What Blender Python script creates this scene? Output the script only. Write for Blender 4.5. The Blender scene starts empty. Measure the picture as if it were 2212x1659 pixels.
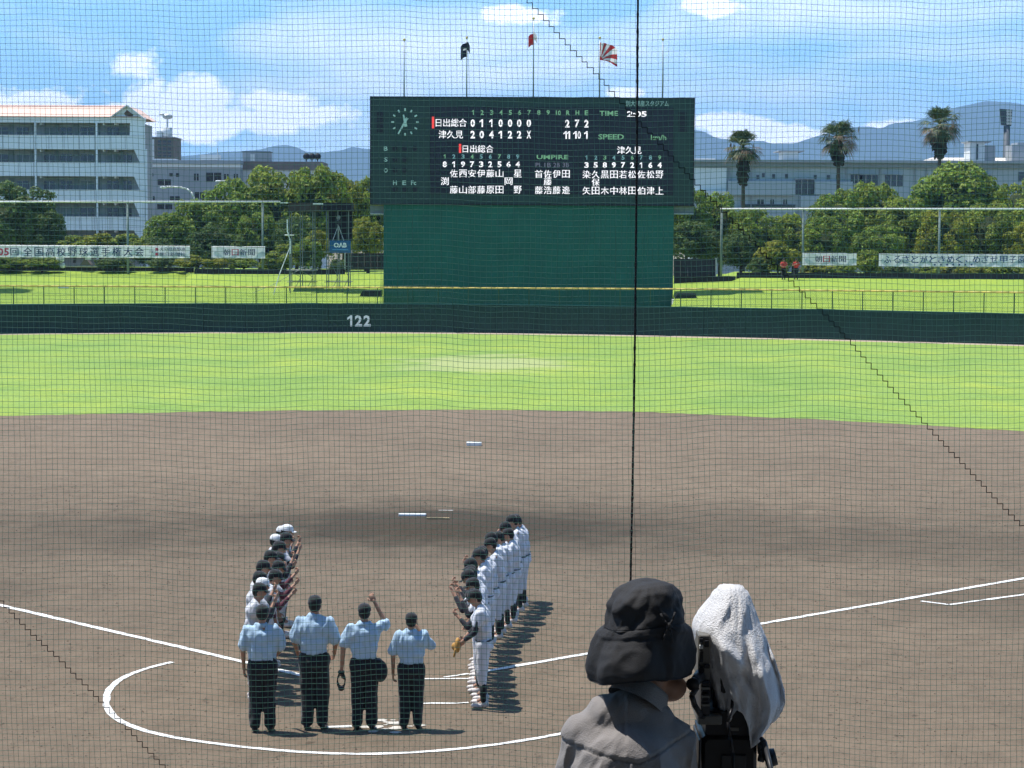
import bpy, math, random
from mathutils import Vector, Matrix, noise
random.seed(7)
S = bpy.context.scene
COL = S.collection
rad = math.radians

# ------------------------------------------------------------------ camera
H = 6.87; F = 4731.0; CX = 1106.0; CY = 829.5          # focal length in pixels of a 2212 px wide picture
PITCH = rad(3.94); ROLL = rad(0.28)
cam = bpy.data.cameras.new('camera'); camo = bpy.data.objects.new('camera', cam); COL.objects.link(camo)
cam.sensor_width = 36; cam.lens = 36*F/2212; cam.clip_start = .1; cam.clip_end = 20000
FW = Vector((0, math.cos(PITCH), -math.sin(PITCH))); UP0 = Vector((0, math.sin(PITCH), math.cos(PITCH))); R0 = Vector((1, 0, 0))
RT = (R0*math.cos(ROLL)+UP0*math.sin(ROLL)); UPV = (UP0*math.cos(ROLL)-R0*math.sin(ROLL))
M = Matrix((RT, UPV, -FW)).transposed().to_4x4(); M.translation = Vector((0, 0, H)); camo.matrix_world = M
S.camera = camo

# ------------------------------------------------------------------ sky, sun, exposure
SUNDIR = Vector((-.9, .36, 0)); SUNDIR.z = SUNDIR.length*math.tan(rad(69)); SUNDIR.normalize()   # towards the sun
world = bpy.data.worlds.new('World'); S.world = world; world.use_nodes = True
wn = world.node_tree; wn.nodes.clear()
def N(tree, typ, **kw):
    n = tree.nodes.new(typ)
    for k, v in kw.items():
        if k.startswith('i_'): n.inputs[int(k[2:])].default_value = v
        else: setattr(n, k, v)
    return n
def mth(tree, op, a, b=None, c=None, clamp=False):
    n = tree.nodes.new('ShaderNodeMath'); n.operation = op; n.use_clamp = clamp
    for i, v in enumerate((a, b, c)):
        if v is None: continue
        if isinstance(v, (int, float)): n.inputs[i].default_value = v
        else: tree.links.new(v, n.inputs[i])
    return n.outputs[0]
def mixc(tree, fac, a, b):
    n = tree.nodes.new('ShaderNodeMix'); n.data_type = 'RGBA'
    for sock, v in ((n.inputs[0], fac), (n.inputs[6], a), (n.inputs[7], b)):
        if hasattr(v, 'is_output'): tree.links.new(v, sock)
        else: sock.default_value = v if isinstance(v, (int, float)) else (*v[:3], 1)
    return n.outputs[2]
SKY_STRENGTH = .08
sky = N(wn, 'ShaderNodeTexSky', sky_type='NISHITA', sun_disc=False, sun_elevation=rad(69), sun_rotation=math.atan2(SUNDIR.x, SUNDIR.y), air_density=1.0, dust_density=.6, ozone_density=2.2)
tc = N(wn, 'ShaderNodeTexCoord'); sep = N(wn, 'ShaderNodeSeparateXYZ'); wn.links.new(tc.outputs['Generated'], sep.inputs[0])
az = mth(wn, 'ARCTAN2', sep.outputs[0], sep.outputs[1]); el = mth(wn, 'ARCSINE', sep.outputs[2])
comb = N(wn, 'ShaderNodeCombineXYZ'); wn.links.new(az, comb.inputs[0]); wn.links.new(el, comb.inputs[1])
def wnoise(sx, sy, scale, detail, rough, seed, dist=0):
    mp = N(wn, 'ShaderNodeMapping'); mp.inputs['Scale'].default_value = (sx, sy, 1); mp.inputs['Location'].default_value = (seed, seed*.7, 0)
    wn.links.new(comb.outputs[0], mp.inputs[0])
    nz = N(wn, 'ShaderNodeTexNoise'); nz.inputs['Scale'].default_value = scale; nz.inputs['Detail'].default_value = detail
    nz.inputs['Roughness'].default_value = rough; nz.inputs['Distortion'].default_value = dist
    wn.links.new(mp.outputs[0], nz.inputs['Vector']); return nz.outputs[0]
def pxang(px, py):
    d = RT*(px-CX)+UPV*(CY-py)+FW*F; d.normalize()
    return math.atan2(d.x, d.y), math.asin(d.z)
def blobmask(px, py, rx, ry, edge=None, amp=.5):
    a0, e0 = pxang(px, py)
    dx = mth(wn, 'DIVIDE', mth(wn, 'SUBTRACT', az, a0), rx/F); dy = mth(wn, 'DIVIDE', mth(wn, 'SUBTRACT', el, e0), ry/F)
    r = mth(wn, 'SQRT', mth(wn, 'ADD', mth(wn, 'MULTIPLY', dx, dx), mth(wn, 'MULTIPLY', dy, dy)))
    return mth(wn, 'SUBTRACT', 1.0, r)
veil_n = wnoise(1, 3.2, 9, 6, .6, 3.1, .6)
puff_n = wnoise(1, 1.25, 55, 7, .62, 8.4, .2)
# thin white veil, spread over the whole sky
veil = mth(wn, 'MULTIPLY', mth(wn, 'SUBTRACT', veil_n, .50), 1.9)
for (px, py, rx, ry, k) in ((1000, 95, 700, 85, .8), (1250, 185, 900, 60, .55), (1800, 30, 560, 75, .7), (620, 190, 400, 40, .3), (2000, 110, 420, 40, .3), (1200, 335, 1700, 110, .5)):
    veil = mth(wn, 'ADD', veil, mth(wn, 'MULTIPLY', mth(wn, 'MAXIMUM', blobmask(px, py, rx, ry), 0), k))
hor = mth(wn, 'MULTIPLY', mth(wn, 'SUBTRACT', .055, el), 5.0)
veil = mth(wn, 'ADD', veil, mth(wn, 'MAXIMUM', mth(wn, 'MINIMUM', hor, .22), 0))
upf = mth(wn, 'MULTIPLY', mth(wn, 'SUBTRACT', .45, el), 3.2, clamp=True)     # thin cloud gathers low down, the zenith is clear
veil = mth(wn, 'MULTIPLY', mth(wn, 'MINIMUM', mth(wn, 'MAXIMUM', veil, 0), .9), upf)
# heaped white clouds with hard upper edges
heap = None
for (px, py, rx, ry) in ((298, 140, 70, 36), (70, 225, 110, 48), (390, 222, 150, 66), (330, 262, 300, 50), (590, 225, 110, 30), (560, 258, 260, 40), (60, 262, 240, 34), (1560, 262, 110, 26), (1660, 290, 160, 26), (1980, 272, 120, 16), (1130, 36, 90, 24), (1345, 200, 60, 14), (1540, 14, 80, 26)):
    b = blobmask(px, py, rx, ry); heap = b if heap is None else mth(wn, 'MAXIMUM', heap, b)
heap = mth(wn, 'ADD', heap, mth(wn, 'MULTIPLY', mth(wn, 'SUBTRACT', puff_n, .5), 2.3))
heap = mth(wn, 'MULTIPLY', mth(wn, 'SUBTRACT', heap, .02), 3.0, clamp=True)
shade_n = wnoise(1, 2.0, 30, 5, .5, 21.0)
skycol = N(wn, 'ShaderNodeHueSaturation'); skycol.inputs['Saturation'].default_value = 1.25; skycol.inputs['Value'].default_value = 1.35
wn.links.new(sky.outputs[0], skycol.inputs['Color'])
low = mixc(wn, mth(wn, 'MULTIPLY', mth(wn, 'SUBTRACT', .50, el), 2.0, clamp=True), skycol.outputs[0], (4.4, 10.4, 17.5))
c1 = mixc(wn, veil, low, (16, 17.4, 19))
cc = mixc(wn, shade_n, (16, 17.4, 19.5), (24, 24, 24))
c2 = mixc(wn, mth(wn, 'MULTIPLY', heap, .92), c1, cc)
bg = N(wn, 'ShaderNodeBackground'); bg.inputs[1].default_value = SKY_STRENGTH
wo = N(wn, 'ShaderNodeOutputWorld'); wn.links.new(c2, bg.inputs[0]); wn.links.new(bg.outputs[0], wo.inputs[0])
sun = bpy.data.lights.new('sun', 'SUN'); sun.energy = 5.0; sun.angle = rad(.55); sun.color = (1, .965, .91)
suno = bpy.data.objects.new('sun', sun); COL.objects.link(suno); suno.rotation_euler = SUNDIR.to_track_quat('Z', 'Y').to_euler(); suno.location = (-40, 40, 90)
S.view_settings.view_transform = 'Standard'; S.view_settings.look = 'None'; S.view_settings.exposure = 0.32; S.view_settings.gamma = 1
S.view_settings.use_curve_mapping = False
S.render.engine = 'CYCLES'
S.cycles.max_bounces = 5; S.cycles.diffuse_bounces = 2; S.cycles.volume_bounces = 0; S.cycles.transparent_max_bounces = 8

# ------------------------------------------------------------------ helpers
def ray(px, py): return RT*(px-CX)+UPV*(CY-py)+FW*F
def P(px, py, Y):
    d = ray(px, py); return Vector((0, 0, H))+d*(Y/d.y)
def G(px, py, z=0.0):
    d = ray(px, py); return Vector((0, 0, H))+d*((z-H)/d.z)

def tag(o, label=None, cat=None, group=None, kind=None):
    if label: o['label'] = label
    if cat: o['category'] = cat
    if group: o['group'] = group
    if kind: o['kind'] = kind
    return o
class MB:
    def __init__(s): s.v = []; s.f = []; s.mi = []; s.cm = 0
    def add(s, vs, fs):
        b = len(s.v); s.v += [tuple(p) for p in vs]; s.f += [tuple(i+b for i in f) for f in fs]; s.mi += [s.cm]*len(fs); return s
    def box(s, a, b):
        x0, x1 = sorted((a[0], b[0])); y0, y1 = sorted((a[1], b[1])); z0, z1 = sorted((a[2], b[2]))
        return s.add([(x0,y0,z0),(x1,y0,z0),(x1,y1,z0),(x0,y1,z0),(x0,y0,z1),(x1,y0,z1),(x1,y1,z1),(x0,y1,z1)],
                     [(0,3,2,1),(4,5,6,7),(0,1,5,4),(1,2,6,5),(2,3,7,6),(3,0,4,7)])
    def cyl(s, p0, p1, r0, r1=None, n=8, caps=True):
        r1 = r0 if r1 is None else r1
        p0 = Vector(p0); p1 = Vector(p1); d = (p1-p0)
        if d.length < 1e-7: return s
        d.normalize(); a = d.orthogonal().normalized(); b = d.cross(a)
        vs = []
        for p, r in ((p0, r0), (p1, r1)):
            for i in range(n):
                t = 2*math.pi*i/n; vs.append(p+(a*math.cos(t)+b*math.sin(t))*r)
        fs = [(i, (i+1) % n, n+(i+1) % n, n+i) for i in range(n)]
        if caps: fs += [tuple(range(n-1, -1, -1)), tuple(range(n, 2*n))]
        return s.add(vs, fs)
    def tube(s, pts, r, n=6):
        for i in range(len(pts)-1):
            ra = r[i] if isinstance(r, (list, tuple)) else r; rb = r[i+1] if isinstance(r, (list, tuple)) else r
            s.cyl(pts[i], pts[i+1], ra, rb, n)
        return s
    def ell(s, c, r, n=12, m=8, rot=None):
        c = Vector(c); r = (r, r, r) if isinstance(r, (int, float)) else r
        vs = []
        def q(x, y, z):
            p = Vector((x*r[0], y*r[1], z*r[2]))
            if rot: p = rot @ p
            return c+p
        vs.append(q(0, 0, 1))
        for j in range(1, m):
            ph = math.pi*j/m
            for i in range(n):
                t = 2*math.pi*i/n; vs.append(q(math.sin(ph)*math.cos(t), math.sin(ph)*math.sin(t), math.cos(ph)))
        vs.append(q(0, 0, -1)); fs = []
        for i in range(n): fs.append((0, 1+i, 1+(i+1) % n))
        for j in range(m-2):
            for i in range(n):
                a = 1+j*n+i; b = 1+j*n+(i+1) % n; fs.append((a, a+n, b+n, b))
        L = len(vs)-1
        for i in range(n): fs.append((L, L-n+(i+1) % n, L-n+i))
        return s.add(vs, fs)
    def prism(s, pts, dvec):     # planar polygon extruded by dvec
        n = len(pts); d = Vector(dvec)
        return s.add([Vector(p) for p in pts]+[Vector(p)+d for p in pts],
                     [tuple(range(n)), tuple(range(2*n-1, n-1, -1))]+[(i, i+n, (i+1) % n+n, (i+1) % n) for i in range(n)])
    def cap(s, p0, r0, p1, r1, n=12):
        s.cyl(p0, p1, r0, r1, n); s.ell(p0, r0, n, 8); s.ell(p1, r1, n, 8); return s
    def grid(s, rows):
        n = len(rows[0]); b = len(s.v)
        for r in rows: s.v += [tuple(p) for p in r]
        for j in range(len(rows)-1):
            for i in range(n-1):
                s.f.append((b+j*n+i, b+j*n+i+1, b+(j+1)*n+i+1, b+(j+1)*n+i)); s.mi.append(s.cm)
        return s
    def mesh(s, name, mats, off=None, smooth=False):
        me = bpy.data.meshes.new(name)
        v = s.v if off is None else [(p[0]-off[0], p[1]-off[1], p[2]-off[2]) for p in s.v]
        me.from_pydata(v, [], s.f)
        for m in (mats if isinstance(mats, (list, tuple)) else [mats]): me.materials.append(m)
        if any(s.mi): me.polygons.foreach_set('material_index', s.mi)
        if smooth: me.polygons.foreach_set('use_smooth', [True]*len(s.f))
        me.update(); return me
def link(name, data, parent=None, loc=None):
    o = bpy.data.objects.new(name, data); COL.objects.link(o)
    if parent is not None: o.parent = parent
    if loc is not None: o.location = loc
    return o
class Thing:
    def __init__(s, name, loc, label, cat, group=None, kind=None):
        s.loc = Vector(loc); s.o = link(name, None, loc=s.loc); s.o.empty_display_size = .3
        tag(s.o, label, cat, group, kind)
    def part(s, name, mb, mats, smooth=False, parent=None, label=None, kind=None):
        o = link(name, mb.mesh(name, mats, s.loc, smooth), parent or s.o)
        return tag(o, label, None, None, kind)
    def data(s, name, me, parent=None, loc=None, label=None):
        o = link(name, me, parent or s.o, loc); return tag(o, label)
def single(name, mb, mats, label, cat, group=None, kind=None, smooth=False, base=None):
    n = len(mb.v)
    if base is None: base = Vector((sum(p[0] for p in mb.v)/n, sum(p[1] for p in mb.v)/n, min(p[2] for p in mb.v)))
    o = link(name, mb.mesh(name, mats, base, smooth), loc=base)
    return tag(o, label, cat, group, kind)
def struct(name, mb, mats, smooth=False, label=None):
    o = link(name, mb.mesh(name, mats, None, smooth)); return tag(o, label, kind='structure')
def copy_tree(o, parent=None):
    c = o.copy(); COL.objects.link(c)
    if parent is not None: c.parent = parent
    for ch in o.children: copy_tree(ch, c)
    return c
def rectbox(mb, x0, y0, x1, y1, Y, depth):
    ym = (y0+y1)/2; xm = (x0+x1)/2
    mb.box((P(x0, ym, Y).x, Y, P(xm, y1, Y).z), (P(x1, ym, Y).x, Y+depth, P(xm, y0, Y).z)); return mb

# ------------------------------------------------------------------ materials
def mat(name, col, rough=.7, var=.12, scale=3.0, bump=0, bscale=None, metal=0, spec=.3, emit=None, col2=None, obj=True, stretch=None, sheen=0, trans=0, detail=5, island=0):
    m = bpy.data.materials.new(name); m.use_nodes = True; t = m.node_tree; b = t.nodes['Principled BSDF']
    b.inputs['Roughness'].default_value = rough; b.inputs['Metallic'].default_value = metal; b.inputs['Specular IOR Level'].default_value = spec
    if sheen: b.inputs['Sheen Weight'].default_value = sheen
    cd = N(t, 'ShaderNodeTexCoord'); mp = N(t, 'ShaderNodeMapping'); t.links.new(cd.outputs['Object'], mp.inputs[0])
    if stretch: mp.inputs['Scale'].default_value = stretch
    nz = N(t, 'ShaderNodeTexNoise'); nz.inputs['Scale'].default_value = scale; nz.inputs['Detail'].default_value = detail; nz.inputs['Roughness'].default_value = .6
    t.links.new(mp.outputs[0], nz.inputs['Vector'])
    a = tuple(c*(1-var) for c in col); c2 = col2 or tuple(min(1, c*(1+var)) for c in col)
    rmp = mth(t, 'MULTIPLY', mth(t, 'SUBTRACT', nz.outputs[0], .3), 2.5, clamp=True)
    out = mixc(t, rmp, a, c2)
    if island:
        g = N(t, 'ShaderNodeNewGeometry'); hsv = N(t, 'ShaderNodeHueSaturation')
        t.links.new(out, hsv.inputs['Color'])
        t.links.new(mth(t, 'ADD', mth(t, 'MULTIPLY', g.outputs['Random Per Island'], island), 1-island/2), hsv.inputs['Value'])
        t.links.new(mth(t, 'ADD', mth(t, 'MULTIPLY', g.outputs['Random Per Island'], .05), .475), hsv.inputs['Hue'])
        out = hsv.outputs[0]
    t.links.new(out, b.inputs['Base Color'])
    if emit: b.inputs['Emission Color'].default_value = (*emit[:3], 1); b.inputs['Emission Strength'].default_value = emit[3]
    if bump:
        n2 = N(t, 'ShaderNodeTexNoise'); n2.inputs['Scale'].default_value = bscale or scale*4; n2.inputs['Detail'].default_value = 4
        t.links.new(mp.outputs[0], n2.inputs['Vector'])
        bp = N(t, 'ShaderNodeBump'); bp.inputs['Strength'].default_value = bump; bp.inputs['Distance'].default_value = .02
        t.links.new(n2.outputs[0], bp.inputs['Height']); t.links.new(bp.outputs[0], b.inputs['Normal'])
    if trans:
        tr = N(t, 'ShaderNodeBsdfTranslucent'); t.links.new(out, tr.inputs[0]); ms = N(t, 'ShaderNodeMixShader'); ms.inputs[0].default_value = trans
        t.links.new(b.outputs[0], ms.inputs[1]); t.links.new(tr.outputs[0], ms.inputs[2]); t.links.new(ms.outputs[0], t.nodes['Material Output'].inputs[0])
    return m
def led(name, col, s=1.0):
    return mat(name, (.02, .02, .02), .4, emit=(*col, s))
# ground materials
def dirt_mat(name, base, dark, mound=None):
    m = bpy.data.materials.new(name); m.use_nodes = True; t = m.node_tree; b = t.nodes['Principled BSDF']
    b.inputs['Roughness'].default_value = .95; b.inputs['Specular IOR Level'].default_value = .15
    g = N(t, 'ShaderNodeNewGeometry')
    def nz(scale, det, stretch=(1, 1, 1), rough=.6):
        mp = N(t, 'ShaderNodeMapping'); mp.inputs['Scale'].default_value = stretch; t.links.new(g.outputs['Position'], mp.inputs[0])
        n = N(t, 'ShaderNodeTexNoise'); n.inputs['Scale'].default_value = scale; n.inputs['Detail'].default_value = det; n.inputs['Roughness'].default_value = rough
        t.links.new(mp.outputs[0], n.inputs['Vector']); return n.outputs[0]
    big = mth(t, 'MULTIPLY', mth(t, 'SUBTRACT', nz(.11, 4, (1, .6, 1)), .40), 3.2, clamp=True)
    mid = mth(t, 'MULTIPLY', mth(t, 'SUBTRACT', nz(1.6, 6, (1, .8, 1), .7), .40), 3.6, clamp=True)
    fine = mth(t, 'MULTIPLY', mth(t, 'SUBTRACT', nz(7, 5, (1, .45, 1), .75), .42), 4.5, clamp=True)
    scuff = mth(t, 'MULTIPLY', mth(t, 'SUBTRACT', nz(4.2, 4, (1, .55, 1), .65), .62), 12, clamp=True)
    c = mixc(t, mth(t, 'MULTIPLY', big, .6), base, dark)
    c = mixc(t, mth(t, 'MULTIPLY', mid, .42), c, tuple(x*.66 for x in dark))
    c = mixc(t, mth(t, 'MULTIPLY', fine, .30), c, tuple(x*1.25 for x in base))
    c = mixc(t, mth(t, 'MULTIPLY', scuff, .6), c, tuple(x*.42 for x in dark))
    if mound:
        sp = N(t, 'ShaderNodeSeparateXYZ'); t.links.new(g.outputs['Position'], sp.inputs[0])
        for (mx, my, rx, ry, k) in mound:
            dx = mth(t, 'DIVIDE', mth(t, 'SUBTRACT', sp.outputs[0], mx), rx); dy = mth(t, 'DIVIDE', mth(t, 'SUBTRACT', sp.outputs[1], my), ry)
            r = mth(t, 'SQRT', mth(t, 'ADD', mth(t, 'MULTIPLY', dx, dx), mth(t, 'MULTIPLY', dy, dy)))
            r = mth(t, 'ADD', r, mth(t, 'MULTIPLY', mth(t, 'SUBTRACT', nz(.9, 4), .5), .9))
            f = mth(t, 'MULTIPLY', mth(t, 'SUBTRACT', 1.0, r), 2.0, clamp=True)
            c = mixc(t, mth(t, 'MULTIPLY', f, k), c, tuple(x*.45 for x in dark))
    t.links.new(c, b.inputs['Base Color'])
    bp = N(t, 'ShaderNodeBump'); bp.inputs['Strength'].default_value = .6; bp.inputs['Distance'].default_value = .03
    t.links.new(mth(t, 'ADD', mid, mth(t, 'MULTIPLY', fine, .5)), bp.inputs['Height']); t.links.new(bp.outputs[0], b.inputs['Normal'])
    return m
def grass_mat(name, a, b_, c_, worn=None, s=1.0):
    m = bpy.data.materials.new(name); m.use_nodes = True; t = m.node_tree; b = t.nodes['Principled BSDF']
    b.inputs['Roughness'].default_value = .85; b.inputs['Specular IOR Level'].default_value = .2
    g = N(t, 'ShaderNodeNewGeometry')
    def nz(scale, det, stretch=(1, 1, 1), rough=.6):
        mp = N(t, 'ShaderNodeMapping'); mp.inputs['Scale'].default_value = stretch; t.links.new(g.outputs['Position'], mp.inputs[0])
        n = N(t, 'ShaderNodeTexNoise'); n.inputs['Scale'].default_value = scale; n.inputs['Detail'].default_value = det; n.inputs['Roughness'].default_value = rough
        t.links.new(mp.outputs[0], n.inputs['Vector']); return n.outputs[0]
    big = mth(t, 'MULTIPLY', mth(t, 'SUBTRACT', nz(.13*s, 6, (1, .55, 1), .68), .40), 3.6, clamp=True)
    mid = mth(t, 'MULTIPLY', mth(t, 'SUBTRACT', nz(.55*s, 6, (.8, .6, 1), .75), .42), 5.0, clamp=True)
    fine = mth(t, 'MULTIPLY', mth(t, 'SUBTRACT', nz(5, 4, (1, .5, 1), .7), .40), 4, clamp=True)
    c = mixc(t, big, a, b_); c = mixc(t, mth(t, 'MULTIPLY', mid, .75), c, c_); c = mixc(t, mth(t, 'MULTIPLY', fine, .42), c, tuple(x*.62 for x in a))
    if worn:
        sp = N(t, 'ShaderNodeSeparateXYZ'); t.links.new(g.outputs['Position'], sp.inputs[0])
        for (mx, my, rx, ry, col, k) in worn:
            dx = mth(t, 'DIVIDE', mth(t, 'SUBTRACT', sp.outputs[0], mx), rx); dy = mth(t, 'DIVIDE', mth(t, 'SUBTRACT', sp.outputs[1], my), ry)
            r = mth(t, 'SQRT', mth(t, 'ADD', mth(t, 'MULTIPLY', dx, dx), mth(t, 'MULTIPLY', dy, dy)))
            r = mth(t, 'ADD', r, mth(t, 'MULTIPLY', mth(t, 'SUBTRACT', nz(.35, 5), .5), 2.2))
            f = mth(t, 'MULTIPLY', mth(t, 'SUBTRACT', 1.0, r), 1.6, clamp=True)
            c = mixc(t, mth(t, 'MULTIPLY', f, k), c, col)
    t.links.new(c, b.inputs['Base Color'])
    bp = N(t, 'ShaderNodeBump'); bp.inputs['Strength'].default_value = .5; bp.inputs['Distance'].default_value = .05
    t.links.new(fine, bp.inputs['Height']); t.links.new(bp.outputs[0], b.inputs['Normal'])
    return m

HOME = G(799, 1494)
SECOND = G(1024, 960)
MOUND = HOME+(SECOND-HOME).normalized()*18.44
wornP = G(1050, 785)
M_dirt = dirt_mat('infield_dirt', (.212, .162, .113), (.118, .091, .064), [(MOUND.x+.3, MOUND.y, 6.0, 4.0, .85), (MOUND.x+1, MOUND.y, 13, 7.0, .42), (0, 38, 70, 26, .16), (MOUND.x+12, MOUND.y-3, 8, 4.0, .25), (MOUND.x-10, MOUND.y-2, 7, 5.0, .25), (HOME.x+1.6, HOME.y-.2, 1.0, 1.1, .35), (HOME.x-1.5, HOME.y-.2, .9, 1.1, .3), (HOME.x-9, HOME.y+9, 3, 2.5, .3), (HOME.x+12, HOME.y+8, 4, 3, .3)])
M_ground = mat('earth', (.20, .18, .12), .95, .2, .2)
M_grass = grass_mat('outfield_turf', (.195, .320, .060), (.36, .45, .070), (.25, .38, .090), [(wornP.x, wornP.y, 5.5, 10, (.44, .45, .22), .6)])
M_berm = grass_mat('berm_turf', (.24, .36, .045), (.34, .44, .05), (.27, .39, .065), None, 1.6)
M_track = mat('track_grit', (.42, .34, .27), .95, .15, 2)
M_chalk = mat('chalk', (.80, .80, .77), .9, .10, 6, bump=.4)
M_chalk2 = mat('scuffed_chalk', (.55, .52, .46), .9, .3, 7)
M_wallpad = mat('wall_padding', (.008, .036, .028), .6, .2, 1.2, spec=.3)
M_white = mat('white_paint', (.78, .80, .80), .5, .05, 2)
M_board = mat('board_green', (.018, .045, .040), .55, .12, .6)
M_panel = mat('backscreen_green', (.006, .105, .078), .6, .14, .5)
M_black = mat('black_metal', (.012, .013, .015), .5, .2, 2)
M_ledbg = mat('led_black', (.006, .007, .011), .35, .3, 8)
M_ledcell = mat('led_module', (.010, .011, .017), .3, .2, 8)
M_yellow = mat('yellow_pipe', (.62, .46, .12), .45, .1, 1)
M_postg = mat('green_post', (.035, .09, .035), .6, .2, 2)
M_steel = mat('galvanised_steel', (.48, .50, .50), .45, .1, 3, metal=.3)
M_steelw = mat('white_rail', (.75, .76, .74), .45, .05, 3)
M_net = mat('net_cord', (.075, .21, .16), .6, .15, 20, spec=.3, trans=.2)
M_rope = mat('black_rope', (.010, .011, .014), .9, .3, 60)
M_seam = mat('dark_seam_cord', (.012, .02, .02), .9, .2, 40)

# ------------------------------------------------------------------ ground, infield, outfield
mb = MB(); mb.add([(-3200, -50, -.03), (3200, -50, -.03), (3200, 9000, -.03), (-3200, 9000, -.03)], [(0, 1, 2, 3)])
struct('ground', mb, M_ground)
MR, MH = 2.75, .26
def mound_z(x, y):
    r = math.hypot(x-MOUND.x, y-MOUND.y); t = max(0, min(1, (MR-r)/(MR-.9))); return MH*t*t*(3-2*t)
mb = MB(); mb.add([(-90, 5, 0), (90, 5, 0), (90, 135, 0), (-90, 135, 0)], [(0, 1, 2, 3)])
struct('infield_dirt', mb, M_dirt)
mb = MB(); rows = []
for j in range(0, 15):
    r = (MR+.25)*(1-j/14.0); rows.append([(MOUND.x+r*math.cos(2*math.pi*i/48), MOUND.y+r*math.sin(2*math.pi*i/48), .004+mound_z(MOUND.x+r*math.cos(2*math.pi*i/48), MOUND.y+r*math.sin(2*math.pi*i/48))) for i in range(49)])
mb.grid(rows); struct('pitchers_mound', mb, M_dirt, True)
wall_px = [(-500, 738), (-200, 726), (0, 720.5), (400, 717.5), (775, 717), (1100, 719.5), (1372, 724), (1800, 733.5), (2212, 745), (2500, 756), (2800, 770)]
def interp(tab, x):
    for (a, b) in zip(tab, tab[1:]):
        if x <= b[0]: 
            t = (x-a[0])/(b[0]-a[0]); return a[1]+(b[1]-a[1])*t
    return tab[-1][1]
def smooth_interp(tab, x, w=180): return sum(interp(tab, x+d) for d in (-w, -w/2, 0, w/2, w))/5
wallpts = [G(x, smooth_interp(wall_px, x, 90)) for x in range(-460, 2700, 30)]
gpx = [(-600, 935), (-200, 909), (0, 899), (300, 892), (700, 886), (1100, 885), (1400, 890), (1800, 908), (2212, 931), (2600, 962), (2900, 990)]
edge = [G(x, smooth_interp(gpx, x, 80)) for x in range(-460, 2700, 15)]
# outfield grass between the infield arc and the track
mb = MB(); n = len(edge); rows = [[], []]
for i, e in enumerate(edge):
    w = wallpts[min(len(wallpts)-1, i//2)] if i % 2 == 0 else (wallpts[min(len(wallpts)-1, i//2)]+wallpts[min(len(wallpts)-1, i//2+1)])/2
    jit = .25*noise.noise(Vector((e.x*.5, e.y*.5, 0)))+.30*noise.noise(Vector((e.x*2.3, e.y*2, 0)))
    rows[0].append((e.x, e.y+jit, .006)); rows[1].append((w.x, w.y-1.9, .006))
mb.grid(rows); struct('outfield_grass', mb, M_grass)
mb = MB(); mb.grid([[(w.x, w.y-2.2, .0025) for w in wallpts], [(w.x, w.y+.6, .0025) for w in wallpts]]); struct('warning_track', mb, M_track)

# chalk lines
def strip(mb, pts, w, z=.010, jit=.012, seg=.12):
    L = []
    for a, b in zip(pts, pts[1:]):
        n = max(1, int((b-a).length/seg)); L += [a+(b-a)*k/n for k in range(n)]
    L.append(pts[-1]); r1 = []; r2 = []
    for i, p in enumerate(L):
        d = (L[min(i+1, len(L)-1)]-L[max(i-1, 0)]).normalized(); nrm = Vector((-d.y, d.x, 0))
        j1 = jit*noise.noise(Vector((p.x*3, p.y*3, 1)))*2; j2 = jit*noise.noise(Vector((p.x*3, p.y*3, 5)))*2
        r1.append((p.x+nrm.x*(w/2+j1), p.y+nrm.y*(w/2+j1), z)); r2.append((p.x-nrm.x*(w/2+j2), p.y-nrm.y*(w/2+j2), z))
    mb.grid([r1, r2]); return mb
pl = G(0, 1308); pr = G(2212, 1250)
dl = (pl-HOME).normalized(); dr = (pr-HOME).normalized()
for nm, d, s0 in (('foul_line', dl, 1.6), ('foul_line', dr, 2.3)):
    mb = strip(MB(), [HOME+d*s0, HOME+d*64], .13); struct(nm, mb, M_chalk)
arc = []
a0 = math.atan2(G(385, 1433).y-HOME.y, G(385, 1433).x-HOME.x); a1 = math.atan2(G(1261, 1445).y-HOME.y, G(1261, 1445).x-HOME.x)
a0 = a0 if a0 > 0 else a0+2*math.pi; a1 = a1+2*math.pi if a1 < a0 else a1
a1s = math.atan2(math.sin(a1), math.cos(a1))+2*math.pi
for k in range(90):
    t = a0+(a1s-a0)*k/89; R = 3.93+.04*math.sin(k*.3)
    arc.append(Vector((HOME.x+R*math.cos(t), HOME.y+R*math.sin(t), 0)))
struct('home_circle_line', strip(MB(), arc, .105), M_chalk)
for pts, w in (([(905, 1467.5), (1012, 1467)], .07), ([(912, 1521), (1012, 1519)], .07), ([(960, 1464), (1012, 1456)], .06), ([(700, 1572), (760, 1570)], .10), ([(1990, 1299), (2050, 1307)], .09), ([(2050, 1307), (2330, 1269)], .09)):
    struct('chalk_line', strip(MB(), [G(*p) for p in pts], w, .010, .02), M_chalk)
mb = MB(); c = G(848, 1566)
for k in range(26):
    a = random.random()*6.28; r = random.random()**.7*.42; x = c.x+math.cos(a)*r; y = c.y+math.sin(a)*r*1.3; s = random.uniform(.03, .11)
    mb.add([(x+s*math.cos(t*1.05)*random.uniform(.7, 1.2), y+s*.8*math.sin(t*1.05), .007+k*.0002) for t in range(6)], [(0, 1, 2, 3, 4, 5)])
struct('chalk_smudge', mb, M_chalk2)

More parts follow.
